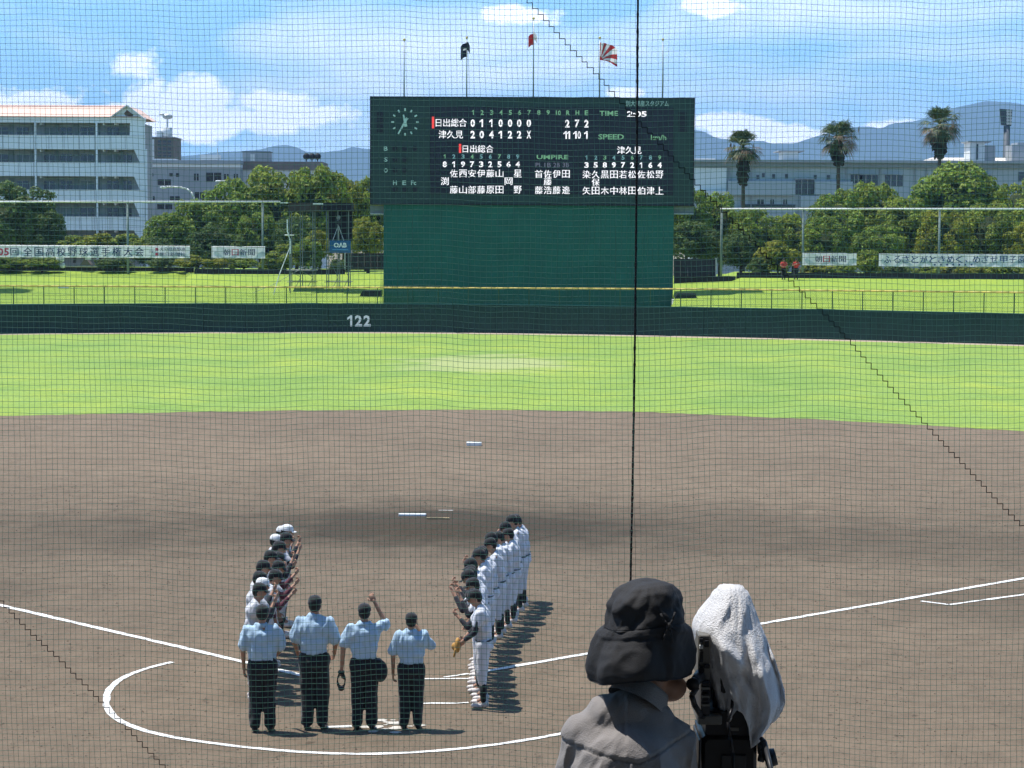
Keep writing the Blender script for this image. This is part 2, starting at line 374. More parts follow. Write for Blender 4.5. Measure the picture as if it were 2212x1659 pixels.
R_ = random.Random(3); mb = MB()
for k in range(5200):
    y = 27+33*R_.random()**1.3; x = (R_.random()-.5)*y*.52
    r = R_.uniform(.006, .020)*(1+(y-27)*.02); q = [(x+r*math.cos(t)*R_.uniform(.6, 1.3), y+r*math.sin(t)*R_.uniform(.6, 1.3), .001) for t in (0, 1.57, 3.14, 4.71)]
    mb.add(q+[(x, y, .002+r*R_.uniform(.5, .9))], [(0, 1, 4), (1, 2, 4), (2, 3, 4), (3, 0, 4)])
o = struct('dirt_clods', mb, mat('clod_brown', (.15, .12, .09), .95, .4, 3)); o['kind'] = 'stuff'
# bases and plates
p = G(1024, 962); mb = MB()
mb.box((p.x-.24, p.y-.19, .004), (p.x+.24, p.y+.19, .10)); single('second_base', mb, M_white, 'white second base bag lying on the dirt before the outfield grass', 'base')
p = G(891, 1119.5, .2); z = mound_z(p.x, p.y)
mb = MB(); mb.box((p.x-.32, p.y-.10, z), (p.x+.32, p.y+.10, z+.045)); single('pitchers_plate', mb, M_white, 'white pitcher\'s plate on the dark mound, the longer left strip', 'plate')
p = G(946, 1127.5, .2); z = mound_z(p.x, p.y)
mb = MB(); mb.box((p.x-.26, p.y-.05, z), (p.x+.26, p.y+.05, z+.04)); single('foot_board', mb, mat('tan_wood', (.45, .33, .18), .8), 'thin tan board lying on the mound right of the white plate', 'board')
p = G(963, 1096.5, .1); z = mound_z(p.x, p.y)
mb = MB(); mb.box((p.x-.18, p.y-.07, z), (p.x+.18, p.y+.07, z+.03)); single('rosin_bag', mb, M_chalk, 'small pale bag lying behind the pitcher\'s plate', 'bag')

# ------------------------------------------------------------------ outfield wall + fence on it
WH = 1.93
t = Thing('outfield_wall', wallpts[40], 'dark padded outfield wall carrying the distance number across the whole field', 'wall')
pan = 0
step = 3
i = 0
while i+step < len(wallpts):
    seg = wallpts[i:i+step+1]; mb = MB()
    a, b = seg[0], seg[-1]; d = (b-a).normalized()
    seg = [seg[0]+d*.012]+seg[1:-1]+[seg[-1]-d*.012]
    f0 = [(q.x, q.y, .0) for q in seg]; f1 = [(q.x, q.y, WH) for q in seg]; g1 = [(q.x, q.y+.28, WH) for q in seg]; g0 = [(q.x, q.y+.28, 0) for q in seg]
    mb.grid([f0, f1, g1, g0]); n = len(seg)
    mb.add([f0[0], f1[0], g1[0], g0[0]], [(0, 1, 2, 3)]); mb.add([f0[-1], f1[-1], g1[-1], g0[-1]], [(3, 2, 1, 0)])
    t.part('wall_panel', mb, M_wallpad); i += step
mb = MB(); mb.grid([[(q.x, q.y-.02, WH+.004) for q in wallpts], [(q.x, q.y-.02, WH+.05) for q in wallpts], [(q.x, q.y+.3, WH+.05) for q in wallpts], [(q.x, q.y+.3, WH+.004) for q in wallpts]])
t.part('coping', mb, mat('coping_green', (.03, .12, .11), .5))

mb = MB(); mb.grid([[(q.x, q.y+.29, 0) for q in wallpts], [(q.x, q.y+.29, WH) for q in wallpts], [(q.x, q.y+.34, WH) for q in wallpts], [(q.x, q.y+.34, 0) for q in wallpts]]); t.part('backing_board', mb, M_wallpad)
def wall_at(px):
    f = (px+460)/30.0; k = int(max(0, min(len(wallpts)-2, f))); return wallpts[k]+(wallpts[k+1]-wallpts[k])*(f-k)
# text -------------------------------------------------------------
TC = {}
def glyph(body, bold=.02):
    key = (body, bold)
    if key in TC: return TC[key]
    c = bpy.data.curves.new('txt', 'FONT'); c.body = body; c.offset = bold; c.extrude = 0; c.resolution_u = 2
    o = bpy.data.objects.new('txt', c); COL.objects.link(o)
    me = bpy.data.meshes.new_from_object(o.evaluated_get(bpy.context.evaluated_depsgraph_get()))
    vs = [(v.co.x, v.co.y) for v in me.vertices]; fs = [tuple(p.vertices) for p in me.polygons]
    bpy.data.objects.remove(o); bpy.data.curves.remove(c); bpy.data.meshes.remove(me)
    x0 = min(v[0] for v in vs); x1 = max(v[0] for v in vs); y0 = min(v[1] for v in vs); y1 = max(v[1] for v in vs)
    TC[key] = (vs, fs, x0, x1, y0, y1); return TC[key]
def text(mb, body, px, py, w, h, Y, bold=.02, fixh=True, thick=.03):
    """lettering w x h display px centred on pixel, flat plates thick m proud of depth Y (towards the field)"""
    vs, fs, x0, x1, y0, y1 = glyph(body, bold if body.isascii() else 0)
    c = P(px, py, Y); s = Y/ (F*math.cos(PITCH)); W = w*s; Hh = h*s
    if body == '1':
        st = Hh*.17; pts = [(-.02, -.5), (-.02, .24), (-.30, .08), (-.30, .27), (.02, .5), (.17, .5), (.17, -.5)]
        q = [(c.x+a*Hh*.95, Y-thick, c.z+b*Hh) for a, b in pts]; mb.add(q, [(0, 1, 4, 5, 6), (1, 2, 3, 4)]); return mb
    if len(body) == 1 and body in '1!': W = min(W, Hh*(x1-x0)/(y1-y0)*.95)
    k = [(0, 0)] if body.isascii() else [(-.016, 0), (.016, .0025), (0, .005)]
    for dx, dy in k:
        mb.add([(c.x+((v[0]-x0)/(x1-x0)-.5)*W+dx*W/max(1, len(body)), Y-thick-dy, c.z+((v[1]-y0)/(y1-y0)-.5)*Hh) for v in vs], fs)
    return mb
q = wall_at(775); mb = MB()
for k, (chx, px) in enumerate((('1', 757), ('2', 774.5), ('2', 793))):
    qq = wall_at(px); mb = MB(); text(mb, chx, px, 693, 9 if chx == '1' else 15.5, 24, qq.y-.02, .035); t.part('distance_numeral', mb, M_white)

ft = Thing('rail_fence', wall_at(1100)+Vector((0, .15, WH)), 'low green post fence with a yellow top rail along the outfield wall', 'fence')
def rail_z(px): q = wall_at(px); return P(px, interp([(-500, 612), (0, 617.5), (1100, 622.5), (1500, 624.5), (2212, 632), (2700, 640)], px), q.y+.15).z
mb = MB(); pts = []
for px in range(-400, 2640, 30): q = wall_at(px); pts.append((q.x, q.y+.15, rail_z(px)))
mb.tube(pts, .055, 8); ft.part('top_rail', mb, M_yellow, True)
mb = MB(); mb.tube([(p_[0], p_[1], p_[2]-.62) for p_ in pts], .012, 4); mb.tube([(p_[0], p_[1], WH+.16) for p_ in pts], .012, 4); ft.part('lower_wire', mb, M_postg)
px = 29.5-65.6*6
while px < 2640:
    q = wall_at(px); mb = MB(); mb.cyl((q.x, q.y+.15, WH+.05), (q.x, q.y+.15, rail_z(px)), .035, n=8); ft.part('post', mb, M_postg); px += 65.5
# fine chain link between the posts
mb = MB(); px = -400
while px < 2640:
    q = wall_at(px); q2 = wall_at(px+26); za, zb = WH+.1, rail_z(px)
    mb.cyl((q.x, q.y+.15, za), (q2.x, q2.y+.15, zb), .004, n=3, caps=False); mb.cyl((q.x, q.y+.15, zb), (q2.x, q2.y+.15, za), .004, n=3, caps=False); px += 4
ft.part('chain_link', mb, M_postg, kind='stuff')

# ------------------------------------------------------------------ berm
CRY = 172.0
def crest_y(px): return interp([(-600, 580), (0, 585.5), (416, 586), (420, 592), (830, 593), (1455, 611), (1585, 606), (1592, 600), (2212, 604), (2800, 610)], px)
rows = [[], [], [], [], [], []]
for px in sorted(list(range(-440, 2680, 20))+[826.5, 828.5, 1454.5, 1456.5]):
    q = wall_at(px); a = Vector((q.x, q.y+.32, 1.35)); c = P(px, crest_y(px), CRY+(6 if px < 420 else 0)); c2 = Vector((c.x*1.03, c.y+3, c.z-.1)); c3 = Vector((c.x*1.2, 212, c.z-.2))
    rows[0].append(a)
    for k, tt in ((1, .33), (2, .66)): m_ = a+(c-a)*tt; rows[k].append(Vector((m_.x, m_.y, m_.z+.12*noise.noise(m_*.12))))
    if 828 < px < 1455:
        a.z = .7; rows[1][-1].z = .7; rows[2][-1].z = .7; rows[1][-1].y = 161.0
    rows[3].append(c); rows[4].append(c2); rows[5].append(c3)
mb = MB(); mb.grid(rows); struct('grass_bank', mb, M_berm, True)
M_dwall = mat('dark_low_wall', (.022, .023, .030), .8, .3, 1)
M_sheet = mat('dark_sheet', (.035, .036, .045), .8, .2, .5)
def wallbar(name, x0, x1, y0, y1, Y, dep, m, label, cat='wall', n=1):
    mb = MB()
    rectbox(mb, x0, y0, x1, y1, Y, dep); return single(name, mb, m, label, cat)
for (x0, x1, y0, y1, Y, lab) in ((-420, 418, 576, 587, 178.5, 'long low black wall on the crest of the left grass bank below the long banner'),
                                (420, 745, 581.5, 593, 172.6, 'low black wall on the bank between the small banner and the camera scaffold'),
                                (1592, 2600, 591, 604, 172.6, 'low black wall on the crest of the right grass bank'),
                                (1456, 1588, 597, 612.5, 171.6, 'dark sloping wall beside the right foot of the scoreboard')):
    wallbar('low_wall', x0, x1, y0, y1, Y, .3, M_dwall, lab)
for (x0, x1, y0, y1, lab) in ((745, 829, 547, 583, 'dark grey board fence on the bank left of the green backscreen'), (1455, 1547, 559, 597, 'dark grey board fence on the bank right of the green backscreen')):
    tt = Thing('board_fence', P((x0+x1)/2, y1, 172.9), lab, 'fence'); n = 6
    for k in range(n):
        mb = MB(); a = x0+(x1-x0)*k/n; b = x0+(x1-x0)*(k+1)/n; rectbox(mb, a+.15, y0, b-.15, y1, 172.9, .08); tt.part('panel', mb, M_sheet)
    mb = MB(); xe = x1 if x0 > 1000 else x0; rectbox(mb, xe-1.2, y0-1, xe+1.2, y1+2, 172.7, .12); tt.part('post', mb, M_steel)

# ------------------------------------------------------------------ scoreboard
BY = 163.0
sb = Thing('scoreboard', (P(1150, 655, BY).x, BY, 0), 'huge dark green electronic scoreboard with clock, line score and player names', 'scoreboard')
mb = MB(); rectbox(mb, 799, 209.5, 1500, 443.5, BY, 2.6); sb.part('cabinet', mb, M_board)
mb = MB()
for (a, b, c, d) in ((799, 209.5, 1500, 212), (799, 440.5, 1500, 443.5), (799, 212, 801.5, 440.5), (1497.5, 212, 1500, 440.5)): rectbox(mb, a, b, c, d, BY-.06, .055)
sb.part('trim', mb, M_black)
mb = MB(); rectbox(mb, 928.5, 231.5, 1455.5, 420, BY-.05, .047); led_o = sb.part('led_screen', mb, M_ledbg)
# led modules, a grid of small square cells standing proud of the screen
mb = MB(); ncx, ncy = 46, 17
for i in range(ncx):
    for j in range(ncy):
        x0 = 929.2+(1454.8-929.2)*i/ncx; x1 = 929.2+(1454.8-929.2)*(i+1)/ncx; y0 = 232.2+(419.4-232.2)*j/ncy; y1 = 232.2+(419.4-232.2)*(j+1)/ncy
        a = P(x0+.9, (y0+y1)/2, BY); b = P(x1-.9, (y0+y1)/2, BY); zt = P((x0+x1)/2, y0+.9, BY).z; zb = P((x0+x1)/2, y1-.9, BY).z
        mb.add([(a.x, BY-.058, zb), (b.x, BY-.058, zb), (b.x, BY-.058, zt), (a.x, BY-.058, zt)], [(0, 1, 2, 3)])
sb.part('led_module', mb, M_ledcell, parent=led_o, kind='stuff')
mb = MB(); rectbox(mb, 828, 437, 1455, 668, BY+.3, 1.6)
# backscreen built as vertical sheets
mbp = P(828, 550, BY).x; mbe = P(1455, 550, BY).x; npn = 20
zt = P(1140, 443.5, BY).z-.002; zb = .6
for k in range(npn):
    mb = MB(); xa = mbp+(mbe-mbp)*k/npn; xb = mbp+(mbe-mbp)*(k+1)/npn
    mb.box((xa+.005, BY+.25, zb), (xb-.005, BY+.45, zt)); sb.part('backscreen_sheet', mb, M_panel)
mb = MB(); mb.box((mbp+.05, BY+.46, zb), (mbe-.05, BY+.49, zt-.05)); sb.part('backing_board', mb, M_board)
mb = MB(); rectbox(mb, 829, 440, 1454, 445, BY+.5, .3)
for k in range(8):
    xa = mbp+.3+(mbe-mbp-.6)*k/7; mb.box((xa-.15, BY+.5, 0), (xa+.15, BY+.8, zt))
sb.part('support_frame', mb, M_black)
for xx in ((799.5, 827.5), (1455.5, 1498.5)):
    mb = MB(); rectbox(mb, xx[0], 444, xx[1], 461, BY+.6, 1.2); sb.part('service_box', mb, mat('grey_box', (.16, .19, .19), .7))
    mb = MB(); rectbox(mb, xx[0], 461.2, xx[1], 463, BY+.4, 1.6); sb.part('catwalk', mb, M_steel)
cx_ = lambda c: 768.1+.3472*c
cy_ = lambda c, x=1000: 186.5+.3472*c
WHT = led('led_white', (.93, .95, 1.0), 1.0); GRN = led('led_green', (.25, .62, .35), .45); LRED = led('led_red', (1, .06, .05), .85); TEAL = led('led_teal', (.25, .58, .62), .45); DIM = led('led_dim', (.26, .30, .42), .35)
PALE = mat('pale_mint_paint', (.50, .66, .60), .5)
LY = BY-.06
def lt(name, body, c_x, c_y, w, h, m, bold=.03, parent=led_o, Y=LY):
    mb = MB(); text(mb, body, cx_(c_x), cy_(c_y), w, h, Y, bold, thick=.02); return sb.part(name, mb, m, parent=parent)
cols = [731, 787, 847, 905, 963, 1020, 1080, 1140, 1198]
for i, c in enumerate(cols): lt('inning_numeral', str(i+1), c, 163, 4 if i == 0 else 7.2, 10.5, GRN)
lt('inning_numeral', '10', 1262, 165, 11, 10.5, GRN)
for chx, c in (('R', 1322), ('H', 1380), ('E', 1437)): lt('column_letter', chx, c, 165, 8, 10.5, GRN)
lt('time_word', 'TIME', 1575, 168, 40, 10.5, GRN, .02); lt('time_value', '2:05', 1750, 172, 42, 12, WHT, .03)
def bar(c_x, c_y, h=25):
    mb = MB(); rectbox(mb, cx_(c_x)-2.4, cy_(c_y)-h/2, cx_(c_x)+2.4, cy_(c_y)+h/2, LY-.02, .02); sb.part('red_bar', mb, LRED, parent=led_o)
bar(482, 225)
lt('team_name', '日出総合', 595, 226, 66, 17, WHT); lt('team_name', '津久見', 593, 299, 52, 17, WHT)
for c, d in zip(cols, '0110000'): lt('run_numeral', d, c-2, 229, 6 if d == '1' else 9.5, 16.5, WHT, .035)
for c, d in zip(cols, '204122X'): lt('run_numeral', d, c-2, 300, 6 if d == '1' else 9.5, 16.5, WHT, .035)
for c, d in zip((1318, 1378, 1437), '272'): lt('total_numeral', d, c, 232, 9.5, 16.5, WHT, .035)
for c, d in zip((1307, 1327, 1368, 1391, 1436), '11101'): lt('total_numeral', d, c, 303, 5 if d == '1' else 7.5, 16.5, WHT, .02)
lt('speed_word', 'SPEED', 1590, 314, 55, 11.5, GRN, .025); lt('speed_unit', 'km/h', 1885, 318, 33, 11, GRN, .02)
bar(650, 387, 20); lt('team_name', '日出総合', 762, 389, 66, 16, WHT); lt('team_name', '津久見', 1703, 397, 52, 16, WHT)
lc = [555+56.7*i for i in range(9)]; rc = [1437+56.8*i for i in range(9)]; uc = [1140, 1195, 1251, 1308]
for i in range(9):
    lt('order_numeral', str(i+1), lc[i], 437, 3.5 if i == 0 else 6.8, 9.5, (GRN, TEAL, TEAL)[i % 3]); lt('order_numeral', str(i+1), rc[i], 443, 3.5 if i == 0 else 6.8, 9.5, (GRN, TEAL, TEAL)[(i+1) % 3])
    a, b = '819732564'[i], '358972164'[i]
    lt('position_numeral', a, lc[i], 485, 6 if a == '1' else 9, 12.5, WHT); lt('position_numeral', b, rc[i], 490, 6 if b == '1' else 9, 12.5, WHT)
lt('umpire_word', 'UMPIRE', 1225, 440, 68, 9.5, GRN, .025)
for c, d in zip(uc, ('PL', '1B', '2B', '3B')): lt('base_letters', d, c, 489, 14, 9.5, DIM, .01)
def names(xs, rows_, dy):
    for yy, row in zip((544, 592, 645), rows_):
        for x, chx in zip(xs, row):
            if chx != '-': lt('name_character', chx, x, yy+dy, 16.5, 16.5, WHT, .022)
names(lc, ('-佐西安伊藤山-星', '渕------岡-', '-藤山部藤原田-野'), -2)
names(uc, ('首佐伊田', '-藤--', '藤浩藤邉'), 1)
names(rc, ('染久黒田若松佐松野', '-保-------', '矢田木中林田伯津上'), 4)
lt('stadium_name', '別大興産スタジアム', 1815, 107, 92, 12, PALE, .02, parent=None, Y=BY-.003)
# clock
cc_ = P(cx_(308), cy_(222), BY); sc_ = BY/F
mb = MB()
for k in range(12):
    a = math.pi*2*k/12; d = Vector((math.sin(a), 0, math.cos(a))); s = Vector((d.z, 0, -d.x)); R1, R2, w = 85*.3472*sc_, 68*.3472*sc_, .055
    c0 = cc_+d*R2; c1_ = cc_+d*R1; mb.prism([c0-s*w+Vector((0, -.05, 0)), c1_-s*w+Vector((0, -.05, 0)), c1_+s*w+Vector((0, -.05, 0)), c0+s*w+Vector((0, -.05, 0))], (0, .045, 0))
ck = sb.part('clock_marks', mb, PALE)
for nm, ang, L, w in (('hour_hand', 11.58/12*2*math.pi, 46, .075), ('minute_hand', 35/60*2*math.pi, 84, .06)):
    d = Vector((math.sin(ang), 0, math.cos(ang))); s = Vector((d.z, 0, -d.x)); mb = MB(); L *= .3472*sc_
    c0 = cc_-d*.35; c1_ = cc_+d*L; o = Vector((0, -.09, 0)) if nm == 'hour_hand' else Vector((0, -.12, 0))
    mb.prism([c0-s*w*1.6+o, c1_-s*w*.7+o, c1_+s*w*.7+o, c0+s*w*1.6+o], (0, .02, 0)); sb.part(nm, mb, PALE)
for chx, yy, n in (('B', 387, 3), ('S', 455, 2), ('O', 523, 2)):
    lt('count_letter', chx, 188, yy, 8, 9.5, PALE, .02, parent=None, Y=BY-.003)
    for k in range(n):
        mb = MB(); c = P(cx_(245+61*k), cy_(yy), BY); mb.cyl((c.x, BY-.10, c.z), (c.x, BY, c.z), .19, n=16); sb.part('count_lamp', mb, M_ledbg)
for k, chx in enumerate(('H', 'E', 'Fc')):
    lt('signal_letter', chx, 245+58*k, 600, 8 if k < 2 else 11, 9.5, PALE, .015, parent=None, Y=BY-.003)
    mb = MB(); c = P(cx_(246+61*k), cy_(641), BY); mb.cyl((c.x, BY-.10, c.z), (c.x, BY, c.z), .19, n=16); sb.part('signal_lamp', mb, M_ledbg)
for (a, b) in ((132, 170), (2008, 2060)):
    for k in range(5):
        mb = MB(); rectbox(mb, cx_(a), cy_(160+26*k), cx_(b), cy_(160+26*k+22), BY-.05, .045); sb.part('louvre', mb, M_ledbg)
# flagpoles
ftop = {873: 88, 1008: 84, 1152: 42, 1295: 84, 1431: 88}
labs = {873: 'bare thin flagpole at the left end of the scoreboard top', 1008: 'thin flagpole carrying the dark flag on the scoreboard', 1152: 'tallest flagpole in the middle of the scoreboard carrying the red and white flag',
        1295: 'thin flagpole carrying the red striped ray flag on the scoreboard', 1431: 'bare thin flagpole at the right end of the scoreboard top'}
for x, yt in ftop.items():
    b = P(x, 209.5, BY+1.2); b.z = P(1150, 209.5, BY).z; tp = P(x, yt, BY+1.2); f_ = Thing('flagpole', b, labs[x], 'flagpole', 'flagpoles on top of the scoreboard')
    mb = MB(); mb.cyl(b, (b.x, b.y, tp.z), .06, .035, 8); f_.part('pole', mb, M_steel, True)
    mb = MB(); mb.ell((b.x, b.y, tp.z+.08), .1, 8, 6); f_.part('finial', mb, M_yellow, True)
def flagmesh(mb, x, yt, w, h, droop, side=1, nx=16, ny=12, fold=.18, colf=None):
    o = P(x, yt, BY+1.1); s = BY/F; rows = []
    for j in range(ny+1):
        r = []
        for i in range(nx+1):
            u, v = i/nx, j/ny
            xx = u*w*s*side; zz = -v*h*s-droop*s*u*u+.0; yy = fold*math.sin(u*7+v*2)*u
            r.append(Vector((o.x+xx, o.y-.1+yy, o.z+zz)))
        rows.append(r)
    b = len(mb.v)
    for r in rows: mb.v += [tuple(p_) for p_ in r]
    n = nx+1
    for j in range(ny):
        for i in range(nx):
            mb.f.append((b+j*n+i, b+j*n+i+1, b+(j+1)*n+i+1, b+(j+1)*n+i)); mb.mi.append(colf((i+.5)/nx, (j+.5)/ny))
    return mb
FR = mat('flag_red', (.50, .03, .035), .8, trans=.4); FWh = mat('flag_white', (.80, .79, .79), .8, trans=.5); FN = mat('flag_navy', (.02, .018, .04), .8)
def rays(u, v):
    a = math.degrees(math.atan2(1.0-v, u*1.3-.02)); r = math.hypot(1-v, u*1.3)
    if r < .22: return 0
    return 0 if int((a+5)/11.5) % 2 == 0 else 1
mb = MB(); flagmesh(mb, 1296, 92, 38, 38, 14, 1, 40, 34, .35, rays)
def shade(o): return o
single('ray_flag', mb, [FR, FWh], 'red and white striped ray flag flying right of centre above the scoreboard', 'flag', smooth=True)
mb = MB(); flagmesh(mb, 1152.5, 73, 11, 24, 6, -1, 10, 12, .3, lambda u, v: 0); mb.cm = 0
flagmesh(mb, 1152.5, 70, 8, 16, 8, 1, 8, 8, .25, lambda u, v: 1)
single('limp_flag', mb, [FR, FWh], 'small limp red and white flag on the tallest pole', 'flag', smooth=True)
mb = MB(); flagmesh(mb, 1008, 93, 13, 30, 8, -1, 14, 16, .3, lambda u, v: 1 if (.35 < v < .5 and u < .6) else 0)
flagmesh(mb, 1008, 90, 7, 18, 9, 1, 8, 8, .25, lambda u, v: 0)
single('dark_flag', mb, [FN, FWh], 'furled dark navy flag with a white patch on the second pole', 'flag', smooth=True)

# ------------------------------------------------------------------ banners
M_ban = mat('banner_cloth', (.90, .95, .97), .75, .04, .6, trans=.7); NAVY = mat('banner_navy', (.03, .05, .13), .7); BRED = mat('banner_red', (.55, .05, .10), .7)
def banner(x0, y0, x1, y1, Y, label):
    b = Thing('banner', P((x0+x1)/2, y1, Y), label, 'banner', 'white banners hung along the fence behind the bank')
    mb = MB(); n = max(3, int((x1-x0)/26)); 
    a = P(x0, (y0+y1)/2, Y).x; e = P(x1, (y0+y1)/2, Y).x; zt_ = P((x0+x1)/2, y0, Y).z; zb_ = P((x0+x1)/2, y1, Y).z
    mb.grid([[(a+(e-a)*i/(n*3), Y+.04*math.sin(i*1.3), zt_-.03*abs(math.sin(i*math.pi/3))) for i in range(n*3+1)], [(a+(e-a)*i/(n*3), Y+.05*math.sin(i*1.1+1), zb_+.02*math.sin(i)) for i in range(n*3+1)]])
    b.part('cloth', mb, M_ban)
    mb = MB(); mb.cyl((a, Y+.12, zt_), (e, Y+.12, zt_), .03, n=6); mb.cyl((a, Y+.12, zb_), (e, Y+.12, zb_), .03, n=6); b.part('cord', mb, M_steel)
    return b
def bt(b, body, px, py, w, h, Y, m, bold=.03):
    mb = MB(); text(mb, body, px, py, w, h, Y, bold, thick=.075); return b.part('lettering', mb, m)
Y = 174.0
b = banner(-60, 531, 410, 556, Y, 'long white banner with navy and red Japanese lettering at the left edge of the field')
for chx, x, m in (('第', -40, BRED), ('1', -18, BRED), ('0', 2, BRED), ('5', 14.5, BRED), ('回', 31.7, NAVY)): bt(b, chx, x, 544, 5 if chx == '1' else (11 if chx in '05' else 17), 16, Y, m)
for i, chx in enumerate('全国高校野球選手権大会'): bt(b, chx, 60.5+24.05*i, 543.8, 19, 19, Y, NAVY, .028)
bt(b, '主催', 327, 543.5, 9, 6, Y, NAVY, .02)
for dy, s_, w in ((-5.2, '大分県高野連', 55), (5.4, '朝日新聞社', 55)): bt(b, s_, 373, 543.8+dy, w, 8.4, Y, NAVY, .03)
for dy in (-5.2, 5.4): bt(b, '■', 339, 543.8+dy, 6, 6, Y, BRED, .0)
b = banner(457, 533, 572.5, 557.5, Y, 'short white banner with a newspaper name, between the long left banner and the scaffold')
for i, chx in enumerate('朝日新聞'): bt(b, chx, 490.5+17.6*i, 545, 14.5, 13.5, Y, BRED if chx == '日' else NAVY, .04)
b = banner(1733.5, 547.5, 1850.5, 573, Y, 'short white banner with a newspaper name, right of the two people in red')
for i, chx in enumerate('朝日新聞'): bt(b, chx, 1768+17.2*i, 559.5, 14.5, 13.5, Y, BRED if chx == '日' else NAVY, .04)
b = banner(1898.5, 549.5, 2290, 576, Y, 'long white banner with blue hiragana slogan at the right edge of the field')
xs = [935, 1025, 1105, 1190, 1275, 1360, 1440, 1525, 1605, 1672, 1765, 1845, 1930, 2020, 2105, 2190]
BLUE = mat('banner_blue', (.03, .08, .22), .7)
for chx, c in zip('ふるさとがときめく、めざせ甲子園', xs): bt(b, chx, 1700.7+.2312*c, 560.5 if chx != '、' else 564, 15.5 if chx != '、' else 5, 15.5 if chx != '、' else 6, Y, BLUE, .035)
bt(b, '!', 2230, 561, 4, 15, Y, BLUE); 
for k in range(7): bt(b, '●', 2019+13.2*k, 571.8, 4, 4, Y, BLUE, 0)

# ------------------------------------------------------------------ tall fences behind the bank
M_fpost = mat('fence_post_grey', (.20, .25, .23), .6, .15, 2)
def tall_fence(xs_, ytop, ybot, x0, x1, Y, label):
    tt = Thing('tall_fence', P((x0+x1)/2, ybot, Y), label, 'fence')
    for x in xs_:
        mb = MB(); a = P(x, ybot, Y); c = P(x, ytop, Y); mb.cyl((a.x, Y, a.z-.6), (a.x, Y, c.z+.05), .10, .09, 10); tt.part('post', mb, M_fpost, True)
    mb = MB(); a = P(x0, ytop, Y); c = P(x1, ytop, Y); mb.cyl((a.x, Y-.12, a.z), (c.x, Y-.12, c.z), .075, n=8); tt.part('top_rail', mb, M_steelw, True)
    mb = MB(); zb_ = P((x0+x1)/2, ybot, Y).z; x = a.x
    while x < c.x: mb.cyl((x, Y, zb_), (x, Y, a.z), .007, n=3, caps=False); x += .5
    z = zb_
    while z < a.z: mb.cyl((a.x, Y, z), (c.x, Y, z), .007, n=3, caps=False); z += .5
    tt.part('net', mb, M_seam, kind='stuff')
tall_fence((-160, 276.5, 568), 436, 585, -300, 606, 175.5, 'tall net fence on steel posts behind the left bank')
tall_fence((1557.5, 1733.5, 2027.5, 2330), 451.5, 598, 1556, 2420, 175.5, 'tall net fence on steel posts behind the right bank')

# ------------------------------------------------------------------ hills
ridge = [(-700, 300), (-300, 322), (0, 340), (318, 343), (420, 335), (471, 329), (521, 326), (558, 324), (588, 316), (617, 312), (638, 317), (662, 328), (701, 329), (736, 325), (762, 317), (797, 322), (900, 330), (1100, 322), (1300, 300), (1420, 290), (1500, 281), (1517, 282.5), (1543, 296), (1563, 300), (1610, 304), (1650, 304.5), (1665, 310), (1690, 311), (1717, 309), (1766, 294), (1800, 284), (1843, 275), (1875, 273), (1904, 278), (1924, 267), (1972, 262), (2005, 254), (2053, 234.5), (2095, 226), (2128, 218), (2160, 220), (2183, 220.5), (2212, 226), (2400, 240), (2800, 270)]
M_hill = mat('forested_hill', (.03, .065, .05), .95, .25, .01)  # blue-green base holds part of the distance haze tint
rows = []; HY = 8000
for k in range(9):
    f = k/8; r = []
    for x in range(-700, 2801, 10):
        p = P(x, interp(ridge, x), HY); y = HY-2400*(1-f)**1.1
        zz = (p.z+noise.noise(Vector((x*.03, 0, 0)))*2.0)*(f**.9)
        zz += noise.noise(Vector((x*.012, f*3, 3)))*48*math.sin(math.pi*f)
        r.append((p.x*(y/HY)**.6, y, zz-4*(1-f)))
    rows.append(r)
mb = MB(); mb.grid(rows); struct('hills', mb, M_hill, True)
rows2 = [[(p_[0]*1.0, HY+k*500, p_[2]*(1-k)) for p_ in rows[-1]] for k in (0, 1)]
mb = MB(); mb.grid(rows2); struct('hills', mb, M_hill, True)
# haze
mz = bpy.data.materials.new('haze'); mz.use_nodes = True; tz = mz.node_tree; tz.nodes.clear()
pv = N(tz, 'ShaderNodeVolumePrincipled'); pv.inputs['Color'].default_value = (.42, .66, 1.0, 1); pv.inputs['Density'].default_value = .00012; pv.inputs['Anisotropy'].default_value = .0
oz = N(tz, 'ShaderNodeOutputMaterial'); tz.links.new(pv.outputs[0], oz.inputs['Volume'])
mb = MB(); mb.box((-3300, -60, -1.2), (3300, 9100, 560)); hz = link('haze', mb.mesh('haze', mz)); tag(hz, 'thin pale blue summer haze over the far hills', kind='stuff')

# ------------------------------------------------------------------ buildings
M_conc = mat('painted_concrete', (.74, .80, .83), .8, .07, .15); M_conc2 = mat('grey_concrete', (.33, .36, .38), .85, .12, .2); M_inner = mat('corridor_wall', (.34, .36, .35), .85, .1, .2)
M_roof = mat('salmon_roof', (.78, .55, .45), .8, .08, .3); M_glass = mat('dark_glass', (.015, .02, .025), .15, .2, 1, spec=.6); M_door = mat('grey_door', (.20, .24, .23), .6); M_pale = mat('pale_wall', (.66, .68, .67), .8, .06, .2)
AY = 232.0
ap = Thing('apartment_block', (P(120, 520, AY).x, AY, 0), 'grey balcony apartment block with salmon tiled roof and front gable at the far left', 'apartment block')
def ppoly(mb, pts, Y, dep): mb.prism([tuple(P(x, y, Y)) for x, y in pts], (0, dep, 0)); return mb
lv = [(252, 264), (292.4, 321.8), (351.3, 379.6), (410, 437), (468, 496), (526, 552)]
bx0 = -420
mb = MB(); rectbox(mb, bx0, 262, 300, 640, AY+2.2, 9); ap.part('wall', mb, M_inner)
